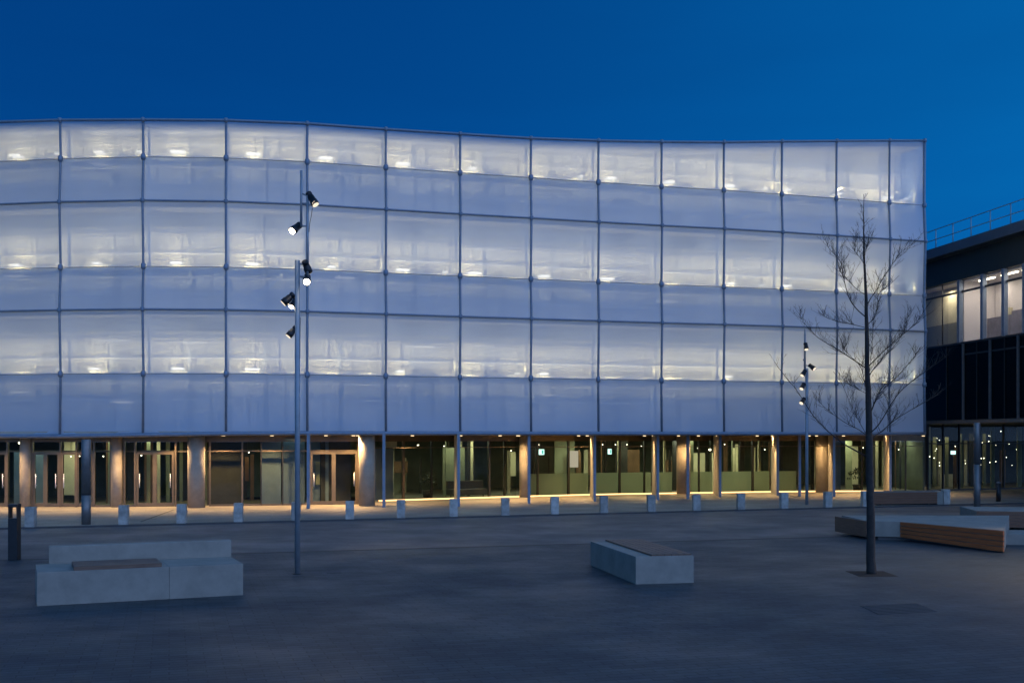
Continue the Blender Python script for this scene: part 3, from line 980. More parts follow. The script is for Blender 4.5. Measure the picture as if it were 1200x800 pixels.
for k, x in enumerate((452, 488, 514, 548, 580, 600, 640, 676, 706, 738, 760, 782, 826, 866, 890, 922, 944, 990, 1006, 1030, 1052, 1072)):
    a = on_glass(x, 2.0 + (k % 4) * 1.3)
    b = on_glass(x + R.uniform(5, 12), 2.0 + (k % 4) * 1.3)
    MB().wallbox(a, b, 0.1, 2.90, 2.95).build('ceiling_strip', M['e_strip'], B)

# things inside the hall
def exit_sign(x, off, z, wd, label):
    q = on_glass(x, off)
    t = thing('exit_sign', label, 'exit sign', (q.x, q.y, z), 'lit exit signs')
    MB().box((q.x, q.y, z), (wd, 0.08, 0.28)).bevel(0.01).build('sign_face', M['e_sign'], t)
    MB().box((q.x + wd * 0.22, q.y - 0.044, z), (wd * 0.32, 0.006, 0.2)).build('pictogram', M['e_sign2'], t)
    MB().tube([V(q.x, q.y, z + 0.14), V(q.x, q.y, 3.0)], 0.012, 6).build('hanger', M['black'], t)


exit_sign(476, 2.2, 2.22, 0.20, 'small lit white sign in the hall beside the bronze mullion by the blue pane')
exit_sign(482.5, 2.6, 2.22, 0.17, 'narrow lit sign just inside the hall, second of the close-set pair')
exit_sign(648.5, 1.3, 2.24, 0.30, 'wide lit green and white exit sign in the bay above the frosted screen')
exit_sign(729, 1.6, 2.24, 0.20, 'lit exit sign in the bay with the bright white board')


def plant(x, off, h, label):
    q = on_glass(x, off)
    t = thing('potted_plant', label, 'plant', (q.x, q.y, 0.06))
    MB().tube([V(q.x, q.y, 0.06), V(q.x, q.y, 0.4)], [0.2, 0.26], 14).build('pot', M['wdark'], t)
    mb = MB()
    rr = random.Random(int(x))
    for _ in range(170):
        a, el = rr.uniform(0, 6.28), rr.uniform(-0.2, 1.5)
        L = rr.uniform(0.3, 0.6) * h
        c = V(q.x, q.y, 0.5 + 0.3 * h) + V(math.cos(a) * math.cos(el), math.sin(a) * math.cos(el), math.sin(el)) * L
        s = 0.08
        u = V(rr.uniform(-1, 1), rr.uniform(-1, 1), rr.uniform(-1, 1)).normalized() * s
        v = V(rr.uniform(-1, 1), rr.uniform(-1, 1), rr.uniform(-1, 1)).normalized() * s * 0.5
        mb.quad(c - u, c - v, c + u, c + v)
    mb.build('foliage', M['leafdark'], t)


plant(518, 1.6, 0.85, 'bushy dark potted plant just inside the hall glazing')
plant(1012, 1.2, 0.9, 'dark potted plant indoors by the glass behind the bare tree trunk')


def bench_in(x, off, L, label):
    q = on_glass(x, off)
    t = thing('sofa', label, 'sofa', (q.x, q.y, 0.06))
    d = (on_glass(x + 4) - on_glass(x - 4)).normalized()
    a, b = q - d * L / 2, q + d * L / 2
    MB().wallbox(a, b, 0.7, 0.16, 0.46).bevel(0.05).build('seat', M['wdark'], t)
    MB().wallbox(a, b, 0.18, 0.465, 0.85, 0.26).bevel(0.04).build('backrest', M['wdark'], t)
    for e in (a + d * 0.1, b - d * 0.1):
        MB().tube([e + V(0, 0, 0.06), e + V(0, 0, 0.16)], 0.03, 6).build('leg', M['black'], t)


bench_in(561, 1.2, 2.0, 'low dark sofa in front of the pale green screen')
bench_in(652, 1.9, 1.6, 'low dark sofa behind the glass under the wide exit sign')

# ------------------------------------------------------------------ bollards along the kerb
def bollard_mesh():
    mb = MB()
    mb.prism([(-0.15, -0.15), (0.15, -0.15), (0.15, 0.15), (-0.15, 0.15)], 0, 0.67)
    mb.bevel(0.012)
    return mb


bp = [36, 145, 213, 279.5, 347, 410, 470, 531.5, 592, 650, 707.5, 763, 816, 868, 918.5, 970, 1014]
ordn = ['first', 'second', 'third', 'fourth', 'fifth', 'sixth', 'seventh', 'eighth', 'ninth', 'tenth', 'eleventh', 'twelfth', 'thirteenth', 'fourteenth', 'fifteenth', 'sixteenth', 'seventeenth']
first = bollard_mesh().build('bollard', M['bollard'])
for k, x in enumerate(bp):
    s = (x - CX) / F
    y = (43.78 + 0.0) / (1 - 0.364 * s)
    o = first if k == 0 else first.copy()
    if k:
        C.objects.link(o)
    o.location = (s * y, y, 0.03)
    o.rotation_euler = (R.uniform(-0.006, 0.006), 0, math.atan(0.364) * 0.25 + R.uniform(-0.03, 0.03))
    tag(o, '%s pale concrete bollard of the kerb row, counting from the lantern post end' % ordn[k], 'bollard', 'square bollards along the kerb')
o = first.copy()
C.objects.link(o)
q = G(1108, 591.5)
o.location = (q.x, q.y, 0.03)
tag(o, 'pale concrete bollard past the end of the far wooden planter', 'bollard', 'square bollards along the kerb')

# ------------------------------------------------------------------ dark posts
q = G(17, 655.5)
t = thing('lantern_post', 'short dark square post with an open lantern head', 'light post', q)
MB().box((q.x, q.y, 0.51), (0.225, 0.225, 1.02)).bevel(0.008).build('post', M['black'], t)
mb = MB()
for sx in (-1, 1):
    mb.box((q.x + sx * 0.100, q.y, 1.155), (0.025, 0.2, 0.27))
mb.build('lantern_frame', M['black'], t)
MB().box((q.x, q.y, 1.33), (0.235, 0.235, 0.08)).bevel(0.008).build('cap', M['black'], t)


def steel_column(px_, py_, rad, h, joint, label):
    q = G(px_, py_)
    t = thing('light_column', label, 'light column', q)
    mb = MB()
    mb.tube([q + V(0, 0, 0), q + V(0, 0, joint - 0.015)], rad, 24)
    mb.build('lower_shaft', M['mast'] if False else M['darkpost'], t)
    MB().tube([q + V(0, 0, joint - 0.02), q + V(0, 0, joint + 0.02)], rad * 0.93, 24).build('collar', M['black'], t)
    MB().tube([q + V(0, 0, joint + 0.02), q + V(0, 0, h - 0.04), q + V(0, 0, h)], [rad, rad, rad * 0.8], 24).build('upper_shaft', M['darkpost'], t)


steel_column(101, 615.5, 0.155, 2.93, 1.05, 'thick dark steel column standing before the entrance doors')
steel_column(1145, 602, 0.125, 3.57, 1.95, 'tall slim steel column in front of the dark neighbouring building')
q = G(1170, 588.5)
t = thing('dark_bollard', 'short round dark metal bollard near the dark glass building', 'bollard', q)
MB().tube([q, q + V(0, 0, 0.86)], 0.105, 18).build('post', M['black'], t)
MB().tube([q + V(0, 0, 0.865), q + V(0, 0, 0.93), q + V(0, 0, 0.96)], [0.10, 0.10, 0.05], 18).build('cap', M['darkpost'], t)


# ------------------------------------------------------------------ floodlight masts
def spotlight(t, base, head, direction, L=0.33, r=0.08, bright=False, energy=0.0, soft=60):
    """arm from base to the head's middle; head points along direction"""
    d = Vector(direction).normalized()
    head = Vector(head)
    mb = MB()
    mb.tube([base, head - d * L * 0.15], 0.018, 7)
    arm = mb.build('arm', M['mast'], t)
    a, b = head - d * L / 2, head + d * L / 2
    mb = MB()
    mb.tube([a - d * 0.015, a, a + d * 0.05, a + d * 0.055, a + d * 0.09, a + d * 0.095, b - d * 0.11, b - d * 0.105, b], [r * 0.6, r * 0.86, r * 0.9, r * 0.78, r * 0.78, r * 0.92, r * 0.92, r * 1.05, r * 1.08], 18)
    h = mb.build('spotlight', M['black'], t)
    mb = MB()
    mb.tube([b + d * 0.002, b + d * 0.012], r * (0.8 if bright else 0.9), 18)
    mb.build('lens', M['e_spot'] if bright else M['e_spotdim'], h)
    if energy:
        light('SPOT', 'spotlight_lamp', b + d * 0.05, energy, (1.0, 0.78, 0.50), t, aim=b + d * 3, spot_size=math.radians(soft), spot_blend=0.9, shadow_soft_size=r)


q = G(348.5, 672)
D1 = q.y
s1 = D1 / F
t = thing('floodlight_mast', 'tall grey floodlight mast with offset poles, standing behind the bench with a backrest', 'lamp post', q, 'floodlight masts')


def A(px_, py_, dy=0.0):
    p = P(px_, py_, D1)
    p.y += dy
    return p


MB().tube([V(q.x, q.y, 0.0), V(q.x, q.y, 0.012)], 0.11, 20).build('base_plate', M['iron'], t)
MB().tube([V(q.x, q.y, 0), V(q.x, q.y, A(348, 305).z)], 0.058, 18).build('pole', M['mast'], t)
MB().tube([A(360.5, 332), A(360.5, 228)], 0.028, 12).build('middle_pole', M['mast'], t)
MB().tube([A(353, 266), A(353, 200)], 0.028, 12).build('upper_pole', M['mast'], t)
mb = MB()
for a, b in (((348, 309), (360.5, 309)), ((348, 324), (360.5, 324)), ((353, 265), (360.5, 265)), ((353, 238.5), (360.5, 238.5))):
    mb.tube([A(*a), A(*b)], 0.02, 8)
mb.build('bracket', M['mast'], t)
MB().tube([A(366, 244), A(365, 252), A(363, 262), A(362, 272)], 0.007, 5).build('cable', M['black'], t)
MB().tube([A(352, 372), A(351.8, 386), A(351.5, 420)], 0.006, 5).build('cable', M['black'], t)
spotlight(t, A(354, 227), A(365.5, 233), (0.62, -0.25, -0.95), 0.33, 0.082)
light('SPOT', 'spotlight_lamp', A(367, 238, -0.1), 1700, (1.0, 0.74, 0.42), t, aim=V(12.2, 31.2, 0.3), spot_size=math.radians(26), spot_blend=1.0, shadow_soft_size=0.08)
spotlight(t, A(356, 265), A(347, 267), (-0.55, -0.85, -0.75), 0.30, 0.085, True)
spotlight(t, A(350, 309), A(359.5, 312.5), (0.22, 0.66, -0.78), 0.28, 0.082, False, 1500, 36)
spotlight(t, A(350, 324), A(359.8, 327), (0.12, -0.95, -0.62), 0.28, 0.085, True, 60, 70)
spotlight(t, A(349, 346), A(338, 350), (-0.72, -0.15, -0.68), 0.30, 0.085)
spotlight(t, A(349, 347, 0.15), A(341.8, 353, 0.25), (-0.3, -0.55, -0.75), 0.26, 0.065, True)
spotlight(t, A(350, 386), A(342.5, 388.5), (-0.62, -0.25, -0.8), 0.27, 0.072)

q2 = G(945.5, 592.5)
D2 = q2.y
t2 = thing('floodlight_mast', 'floodlight mast with five small spotlights on the kerb beside the bare tree', 'lamp post', q2, 'floodlight masts')


def A2(px_, py_, dy=0.0):
    p = P(px_, py_, D2)
    p.y += dy
    return p


MB().tube([V(q2.x, q2.y, 0.03), V(q2.x, q2.y, A2(945, 432).z)], 0.068, 16).build('pole', M['mast'], t2)
MB().tube([A2(943.2, 436), A2(943.2, 392), A2(943.2, 383)], [0.05, 0.045, 0.012], 10).build('upper_pole', M['mast'], t2)
mb = MB()
mb.tube([A2(943.2, 434), A2(945.5, 434)], 0.02, 6)
mb.tube([A2(943.2, 422), A2(941.2, 421)], 0.05, 8)
mb.build('bracket', M['mast'], t2)
for (bx, by), (hx, hy), dr, br in (((943, 402), (943.6, 406), (0.05, -0.4, -0.95), False), ((944, 428), (950.5, 430), (0.6, -0.5, -0.6), False), ((943, 434), (941, 437), (-0.5, -0.3, -0.7), False), ((945, 450), (940, 452.5), (-0.45, -0.4, -0.75), False), ((945, 467), (940, 469.5), (-0.5, -0.4, -0.65), False)):
    spotlight(t2, A2(bx, by, -0.05), A2(hx, hy, -0.12), dr, 0.30, 0.10, br)

# a third mast just beyond the frame; its lamps throw the warm pool over the planters
q3 = V(17.2, 28.2, 0)
t3 = thing('floodlight_mast', 'floodlight mast whose lamps throw a warm pool beside the wooden planters', 'lamp post', q3, 'floodlight masts')
MB().tube([q3, q3 + V(0, 0, 6.6)], 0.058, 16).build('pole', M['mast'], t3)
MB().tube([q3 + V(0.1, 0, 6.0), q3 + V(0.1, 0, 8.6)], 0.03, 12).build('upper_pole', M['mast'], t3)
spotlight(t3, q3 + V(0, 0, 6.4), q3 + V(-0.25, -0.1, 6.35), (-0.62, -0.20, -1.0), 0.3, 0.085, True, 1500, 75)
spotlight(t3, q3 + V(0, 0, 5.9), q3 + V(-0.25, 0.1, 5.85), (-1.0, -0.35, -0.55), 0.3, 0.085, True, 900, 80)

# ------------------------------------------------------------------ concrete benches
# bench with backrest
o = G(43, 710)
u = (G(285, 697) - o).normalized()
v = Vector((-u.y, u.x, 0))
Lb = (G(285, 697) - o).length
t = thing('backrest_bench', 'long pale concrete bench with a raised back block and a dark wooden seat slab', 'bench', o)


def lb(a, b):
    return o + u * a + v * b


H = 0.60
MB().prism([lb(0, 0), lb(2.270, 0), lb(2.270, 1.42), lb(0, 1.42)], 0, H).bevel(0.012).build('seat_block', M['concrete'], t)
MB().prism([lb(2.273, 0), lb(Lb, 0), lb(Lb, 1.42), lb(2.273, 1.42)], 0, H).bevel(0.012).build('seat_block', M['concrete'], t)
MB().prism([lb(0.24, 1.424), lb(Lb + 0.02, 1.424), lb(Lb + 0.02, 1.70), lb(0.24, 1.70)], 0, 0.93).bevel(0.012).build('back_block', M['concrete'], t)
mb = MB()
for k in range(7):
    b0 = 0.02 + k * 0.135
    mb.prism([lb(0.62, b0), lb(2.14, b0), lb(2.14, b0 + 0.127), lb(0.62, b0 + 0.127)], H + 0.002, H + 0.075)
mb.build('wooden_seat', M['woodgrey'], t)

# low block bench
fl, fr_, bl = G(745, 684.5), G(813, 682.6), G(692, 662)
t = thing('block_bench', 'low concrete block bench with wooden slats set in its top, alone on the plaza', 'bench', fl)
ax_u = (fr_ - fl)
ax_v = (bl - fl)
br_ = fr_ + ax_v
MB().prism([fl, fr_, br_, bl], 0, 0.565).bevel(0.012).build('concrete_block', M['concrete'], t)
mb = MB()
for k in range(6):
    a = 0.28 + k * 0.117
    b = a + 0.107
    mb.prism([fl + ax_u * a + ax_v * 0.012, fl + ax_u * b + ax_v * 0.012, fl + ax_u * b + ax_v * 0.985, fl + ax_u * a + ax_v * 0.985], 0.566, 0.60)
mb.build('wooden_slats', M['woodgrey'], t)

# angular concrete island with a wooden flank
pA, pB, pC, pD, pE = Vector((10.42, 33.75)), Vector((11.30, 33.45)), Vector((12.76, 29.85)), Vector((15.15, 35.1)), Vector((10.30, 36.0))
t = thing('island_bench', 'angular concrete seating island with a slatted orange-brown wooden flank', 'bench', (12, 33, 0))
cen = (pA + pB + pC + pD + pE) / 5
ins = [p + (cen - p).normalized() * 0.30 for p in (pA, pB, pC, pD, pE)]
MB().prism(ins, 0, 0.10).build('plinth', M['concretedark'], t)
zt = [0.55, 0.55, 0.585, 0.62, 0.56]
MB().prism([pA, pB, pC, pD, pE], [0.10, 0.10, 0.04, 0.06, 0.10], zt).bevel(0.012).build('concrete_top', M['concrete'], t)
dn = (pC - pB).normalized()
nf = Vector((dn.y, -dn.x))
if nf.dot(Vector((0, 0)) - pB) < 0:
    nf = -nf
mb = MB()
for k in range(4):
    f0, f1 = k / 4 + 0.022, (k + 1) / 4 - 0.022
    a, b = pB + nf * 0.006 + dn * 0.01, pC + nf * 0.006 - dn * 0.004
    za0, za1 = 0.10 + 0.45 * f0, 0.10 + 0.45 * f1
    zb0, zb1 = 0.02 + 0.562 * f0, 0.02 + 0.562 * f1
    mb.prism([a, b, b + nf * 0.04, a + nf * 0.04], [za0, zb0, zb0, za0], [za1, zb1, zb1, za1])
mb.build('wooden_flank', M['wood'], t)
q = G(990, 626)
mb = MB()
w0, w1, w2, w3 = Vector((10.10, 35.8)), Vector((10.40, 33.78)), Vector((10.36, 33.70)), Vector((10.02, 35.75))
MB().prism([w0, w1, w2, w3], 0.08, 0.545).build('wooden_end', M['woodgrey'], t)

# second island behind it, partly out of frame, and a low slab
t = thing('island_bench', 'dark wooden-fronted planter bench behind the slatted island, cut by the frame edge', 'bench', (16, 37.4, 0))
a, b = Vector((15.15, 37.6)), Vector((19.5, 36.6))
MB().prism([a, b, b + Vector((0.6, 2.6)), a + Vector((0.4, 2.4))], 0.06, 0.60).bevel(0.012).build('concrete_top', M['concrete'], t)
mb = MB()
for k in range(5):
    mb.wallbox(a + Vector((0, -0.03)), b + Vector((0, -0.03)), 0.04, 0.08 + k * 0.105, 0.175 + k * 0.105)
mb.build('wooden_flank', M['woodbrown'], t)
t = tag(MB().prism([(13.75, 32.1), (18.2, 31.4), (18.6, 33.0), (14.4, 33.6)], 0.0, 0.30).bevel(0.012).build('concrete_slab_bench', M['concrete']), 'low plain concrete slab bench next to the slatted island', 'bench')

# far planter
a, b = G(1024, 593), G(1098, 592)
t = thing('wooden_planter', 'long slatted wooden planter bench near the corner of the glowing building', 'planter', a)
mb = MB()
for k in range(5):
    mb.wallbox(a, b, 0.05, 0.1 + k * 0.1, 0.19 + k * 0.1)
mb.build('wooden_flank', M['woodbrown'], t)
dv = Vector((0.35, 1.5, 0))
MB().prism([a + V(0, 0.03, 0), b + V(0, 0.03, 0), b + dv, a + dv], 0.08, 0.60).build('planter_body', M['concretedark'], t)
MB().prism([b + V(0.01, 0, 0), b + V(0.27, 0, 0), b + dv + V(0.27, 0, 0), b + dv + V(0.01, 0, 0)], 0.04, 0.6).bevel(0.01).build('end_block', M['concrete'], t)
mb = MB()
for k in (0.1, 0.85):
    c = a.lerp(b, k)
    mb.box((c.x, c.y + 0.3, 0.07), (0.2, 0.2, 0.06))
mb.build('foot', M['black'], t)

# ------------------------------------------------------------------ tree
TB = G(1021, 672)
DT = TB.y
t = thing('bare_tree', 'slender leafless tree in a square pit before the corner of the glowing building', 'tree', TB)


def T(px_, py_, dy=0.0):
    p = P(px_, py_, DT)
    return V(p.x, p.y + dy, p.z)


tr_pts = [(1021.5, 673), (1020.8, 655), (1020, 600), (1019.5, 560), (1019, 520), (1017.3, 470), (1016.4, 420), (1014.6, 350), (1012.8, 290), (1012.2, 255), (1011.8, 228)]
tr_r = [0.118, 0.098, 0.088, 0.084, 0.078, 0.064, 0.050, 0.034, 0.019, 0.011, 0.004]
trunk_pts = [T(x, y, 0.02 * math.sin(y * 0.05)) for x, y in tr_pts]
# finer points so that the stem is not a set of straight sticks
fine, fr = [], []
for i in range(len(trunk_pts) - 1):
    for k in range(4):
        f = k / 4
        p = trunk_pts[i].lerp(trunk_pts[i + 1], f)
        p += V(R.uniform(-1, 1), R.uniform(-1, 1), 0) * 0.006
        fine.append(p)
        fr.append((tr_r[i] * (1 - f) + tr_r[i + 1] * f) * R.uniform(0.96, 1.05))
fine.append(trunk_pts[-1])
fr.append(tr_r[-1])
MB().tube(fine, fr, 12).build('trunk', M['bark'], t)
crown = MB()


def limb(pts, r0, r1, n=6):
    crown.tube(pts, [r0 + (r1 - r0) * (i / (len(pts) - 1)) ** 0.8 for i in range(len(pts))], n)


def smooth(pts, m=4):
    out = []
    for i in range(len(pts) - 1):
        p0, p1, p2, p3 = pts[max(i - 1, 0)], pts[i], pts[i + 1], pts[min(i + 2, len(pts) - 1)]
        for k in range(m):
            f = k / m
            out.append(0.5 * ((2 * p1) + (p2 - p0) * f + (2 * p0 - 5 * p1 + 4 * p2 - p3) * f * f + (3 * p1 - p0 - 3 * p2 + p3) * f ** 3))
    out.append(pts[-1])
    return out


def twigs(pts, n, length, r, depth):
    for _ in range(n):
        f = R.uniform(0.22, 1.0)
        i = min(int(f * (len(pts) - 1)), len(pts) - 2)
        p = pts[i].lerp(pts[i + 1], R.random())
        d = (pts[i + 1] - pts[i]).normalized()
        side = V(R.uniform(-1, 1), R.uniform(-1, 1), R.uniform(-0.2, 0.5)).normalized()
        g = (d * R.uniform(0.5, 1.0) + side * R.uniform(0.5, 0.95) + V(0, 0, 0.25)).normalized()
        L = length * R.uniform(0.45, 1.2) * (1.15 - 0.5 * f)
        q = [p]
        for k in range(4):
            g = (g + V(R.uniform(-1, 1), R.uniform(-1, 1), R.uniform(-0.4, 0.9)) * 0.16).normalized()
            q.append(q[-1] + g * L / 4)
        crown.tube(q, [r, r * 0.85, r * 0.65, r * 0.45, r * 0.25], 4)
        if depth > 0:
            twigs(q, R.randint(2, 4), L * 0.5, r * 0.62, depth - 1)


limbs = [
    ([(1018, 536), (1006, 528), (995, 520), (981, 507), (966, 489), (957, 472), (948, 454), (932, 431), (926, 418)], 0.030, 0.9, 6),
    ([(1017, 511), (1002, 503), (981, 494), (957, 479), (945, 470)], 0.019, -0.8, 5),
    ([(1019, 520), (1026, 512), (1039, 505), (1057, 492), (1082, 478), (1111, 463), (1122, 456)], 0.028, 0.7, 7),
    ([(1018, 508), (1026, 497), (1042, 465), (1057, 447), (1079, 429), (1087, 421)], 0.026, -0.9, 8),
    ([(1018, 492), (1024, 480), (1036, 460), (1062, 436), (1080, 418), (1085, 411)], 0.022, 0.5, 8),
    ([(1015, 372), (1002, 362), (992, 350), (984, 327), (979, 310), (965, 296), (961, 290)], 0.022, -0.4, 9),
    ([(1016, 432), (1001, 419), (987, 407), (967, 392), (955, 375), (950, 361)], 0.025, 0.8, 9),
    ([(1016, 384), (1019, 380), (1030, 370), (1037, 355), (1041, 340), (1055, 330), (1072, 315)], 0.022, 0.7, 9),
    ([(1015, 360), (1017, 352), (1022, 342), (1030, 325), (1037, 312), (1045, 300), (1056, 292)], 0.018, -0.6, 8),
    ([(1017, 430), (1024, 420), (1037, 405), (1050, 392), (1060, 380), (1069, 360)], 0.022, -0.8, 9),
    ([(1018, 442), (1024, 434), (1037, 420), (1055, 402), (1066, 387), (1074, 367)], 0.021, 0.4, 9),
    ([(1013.6, 345), (1008, 339), (1002, 330), (995, 318), (992, 312)], 0.012, 0.5, 6),
    ([(1016, 476), (1013, 462), (1008, 448), (1000, 430), (982, 415), (976, 408)], 0.020, -0.6, 8),
    ([(1015, 384), (1000, 379), (985, 375), (972, 368)], 0.013, 0.4, 6),
    ([(1017, 462), (1003, 456), (985, 447)], 0.010, -0.3, 6),
    ([(1018, 490), (1030, 470), (1044, 452), (1060, 446), (1078, 440)], 0.016, 1.0, 8),
    ([(1019, 515), (1010, 490), (1006, 470), (1002, 448)], 0.013, 0.9, 6),
    ([(1013, 310), (1006, 304), (997, 296), (994, 288)], 0.010, -0.4, 5),
    ([(1012.8, 300), (1018, 290), (1024, 282)], 0.008, 0.4, 4),
    ([(1017, 455), (1020, 440), (1024, 415), (1027, 392), (1029, 372)], 0.014, 0.3, 7),
    ([(1040, 505), (1044, 490), (1047, 474), (1052, 460)], 0.011, 0.5, 4),
]
for pts, r0, dep, nt_ in limbs:
    w_ = [T(x, y, dep * (i / (len(pts) - 1)) * (0.6 + len(pts) * 0.12)) for i, (x, y) in enumerate(pts)]
    sp = smooth(w_, 4)
    limb(sp, r0 * 0.62, 0.003)
    twigs(sp, nt_ * 4, 0.52, 0.004, 2)
# fine twigs up the leader
up = [p for p in fine if p.z > 4.4]
twigs(up, 28, 0.32, 0.004, 2)
crown.build('crown', M['bark'], t)
mb = MB()
c0 = V(TB.x + 0.03, TB.y, 0)
mb.prism([(c0.x - 0.45, c0.y - 0.5), (c0.x + 0.40, c0.y - 0.5), (c0.x + 0.40, c0.y + 0.5), (c0.x - 0.45, c0.y + 0.5)], -0.02, 0.004)
struct(mb.build('tree_pit', M['soil']))
# flush drain cover
mb = MB()
a = G(1052, 713)
for k in range(7):
    mb.box((a.x, a.y - 0.45 + k * 0.15, 0.004), (1.15, 0.09, 0.006), KA)
tag(mb.build('drain_cover', M['iron']), 'flush dark iron drain cover set in the plaza paving below the tree', 'drain cover')
mb = MB()
a = G(391, 670.5)
mb.box((a.x, a.y, 0.003), (0.32, 0.28, 0.006), KA)
tag(mb.build('access_cover', M['iron']), 'small dark flush access cover beside the foot of the tall mast', 'access cover')

# ------------------------------------------------------------------ dark neighbouring building
DB = thing('dark_building', 'dark glass building with a lit upper storey and roof railing', 'building', (26, 60, 0))
r0 = Vector((23.09, 64.0))
rd = Vector((-0.148, 1.0)).normalized()
rn = Vector((-rd.y, rd.x))       # faces the plaza
if rn.x > 0:
    rn = -rn


def RX(x, off=0.0):
    """plan point on the neighbour's face in survey column x; off metres in front"""
    s = (x - CX) / F
    b0 = r0 + rn * off
    tt = (s * b0.y - b0.x) / (rd.x - s * rd.y)
    return b0 + rd * tt


far, near = r0 + rd * 12, r0 - rd * 30


def rb(name, a, b, t_, z0, z1, mat, off=0.0):
    return MB().wallbox(a, b, t_, z0, z1, off).build(name, M[mat], DB)


mb = MB()
mb.prism([far + rn * 0.8, near + rn * 0.8, near - rn * 20, far - rn * 20], 12.62, 13.12)
mb.build('roof', M['roofedge'], DB)
f_off = 0.0
cl = []
rb('upper_cladding', far, near, 0.25, 11.25, 12.62, 'cladblack')
# railing
mb = MB()
e0, e1 = far + rn * 0.6, near + rn * 0.6
for z in (13.62, 14.15):
    mb.tube([V(e0.x, e0.y, z), V(e1.x, e1.y, z)], 0.022, 6)
L = (e1 - e0).length
k = 0.0
while k < L:
    p = e0 + (e1 - e0).normalized() * k
    mb.tube([V(p.x, p.y, 13.1), V(p.x, p.y, 14.15)], 0.026, 6)
    k += 1.75
mb.build('roof_railing', M['mast'], DB)
# lit storey
Z0, Z1, ZTR = 7.95, 11.25, 10.62
xs_m = [1126, 1153.5, 1178.5, 1203, 1228, 1256]
room_far, room_near = RX(1126), near
mb = MB()
mb.prism([far - rn * 0.15, room_near - rn * 0.15, room_near - rn * 3.2, far - rn * 3.2], Z1 - 0.06, Z1 - 0.003)
mb.build('room_ceiling', M['blind'], DB)
mb = MB()
mb.prism([far - rn * 0.15, room_near - rn * 0.15, room_near - rn * 3.2, far - rn * 3.2], Z0 - 0.1, Z0 + 0.02)
mb.build('room_floor', M['slab'], DB)
rb('room_wall', room_far - rn * 2.0, room_near - rn * 2.0, 0.1, Z0 + 0.02, Z1 - 0.06, 'blind')
rb('room_end_wall', room_far - rn * 0.2 + rd * 0.1, room_far - rn * 3.0 + rd * 0.1, 0.1, Z0 + 0.02, Z1 - 0.06, 'blind')
for a, b in zip(xs_m, xs_m[1:]):
    pa, pb = RX(a), RX(b)
    w_ = MB().wallbox(pa, pb, 0.02, Z0 + 0.05, Z1 - 0.05).build('window', M['glasslit'], DB)
    d = (pb - pa).normalized()
    MB().wallbox(pa - d * 0.1 + rn * 0.06, pa + d * 0.13 + rn * 0.06, 0.22, Z0, Z1).build('mullion', M['steel'], DB)
    MB().wallbox(pa + d * 0.14, pb - d * 0.11, 0.09, ZTR - 0.05, ZTR + 0.05).build('transom', M['darkframe'], DB)
    hz = R.uniform(1.2, 1.5)
    MB().wallbox(pa + d * 0.3 - rn * 1.5, pb + d * 0.3 - rn * 1.5, 0.4, Z0 + 0.02, Z0 + hz).bevel(0.02).build('cabinet', M['lowblind'], DB)
    mb = MB()
    for k in range(3):
        c = pa.lerp(pb, R.uniform(0.3, 0.95)) - rn * 1.45
        hk = R.uniform(0.12, 0.4)
        mb.box((c.x, c.y, Z0 + hz + hk / 2 + 0.002), (0.2, 0.25, hk), R.random())
    mb.build('shelf_object', M['wcream'], DB)
    c = (pa + pb) / 2 - rn * 0.8
    MB().wallbox(c - d * 0.7, c + d * 0.7, 0.1, Z1 - 0.12, Z1 - 0.07).build('ceiling_lamp', M['e_lamp'], DB)
    light('AREA', 'room_light', V(c.x, c.y, Z1 - 0.2), 36, (1.0, 0.88, 0.76), DB, aim=V(c.x, c.y, 0), shape='RECTANGLE', size=1.6, size_y=0.6)
# curtained bay beside it
a, b = far, RX(1124)
MB().wallbox(a, b, 0.02, Z0 + 0.05, Z1 - 0.05).build('window', M['glasslit'], DB)
rb('curtain', a - rn * 1.0, b - rn * 1.0, 0.06, 9.25, 11.18, 'wcream')
rb('low_panel', a - rn * 0.9, b - rn * 0.9, 0.06, 7.97, 9.25, 'olive')
p = RX(1104.5)
MB().wallbox(p - rd * 0.02, p + rd * 0.02, 0.05, 7.95, 11.25, 0).build('mullion', M['darkframe'], DB)
rb('transom', a + rn * 0.05, b + rn * 0.05, 0.06, ZTR - 0.05, ZTR + 0.05, 'darkframe')
for x in (1096, 1116):
    c = RX(x) - rn * 0.5
    light('AREA', 'room_light', V(c.x, c.y, Z1 - 0.2), 40, (1.0, 0.9, 0.75), DB, aim=V(c.x, c.y, 0), shape='DISK', size=0.6)
# dark glazed storey
rb('dark_backing', far - rn * 0.5, near - rn * 0.5, 0.1, 3.9, 7.9, 'cladblack')
xs_d = [1070, 1091, 1110, 1130, 1145.5, 1161.5, 1178, 1194.5, 1212, 1232, 1255]
for a, b in zip(xs_d, xs_d[1:]):
    MB().wallbox(RX(a), RX(b), 0.03, 3.95, 7.88).build('dark_window', M['glassdark'], DB)
for x in xs_d[3::2]:
    p = RX(x)
    MB().wallbox(p - rd * 0.035, p + rd * 0.035, 0.14, 3.9, 7.9, 0.05).build('mullion', M['darkpost'], DB)
for x in (1110, 1145.5, 1178, 1212):
    p = RX(x)
    MB().wallbox(p - rd * 0.02, p + rd * 0.02, 0.08, 3.9, 7.9, 0.02).build('mullion', M['darkframe'], DB)
rb('transom', RX(1130), near, 0.09, 7.28, 7.36, 'darkframe')
rb('transom', far, near, 0.18, 7.88, 7.98, 'darkframe')
mb = MB()
mb.prism([far + rn * 0.1, near + rn * 0.1, near - rn * 20, far - rn * 20], 3.72, 3.9)
mb.build('soffit', M['ceilin'], DB)
# recessed ground floor
ga, gb = Vector((22.9, 63.2)), Vector((38.0, 70.0))
gd = (gb - ga).normalized()
gn = Vector((-gd.y, gd.x))


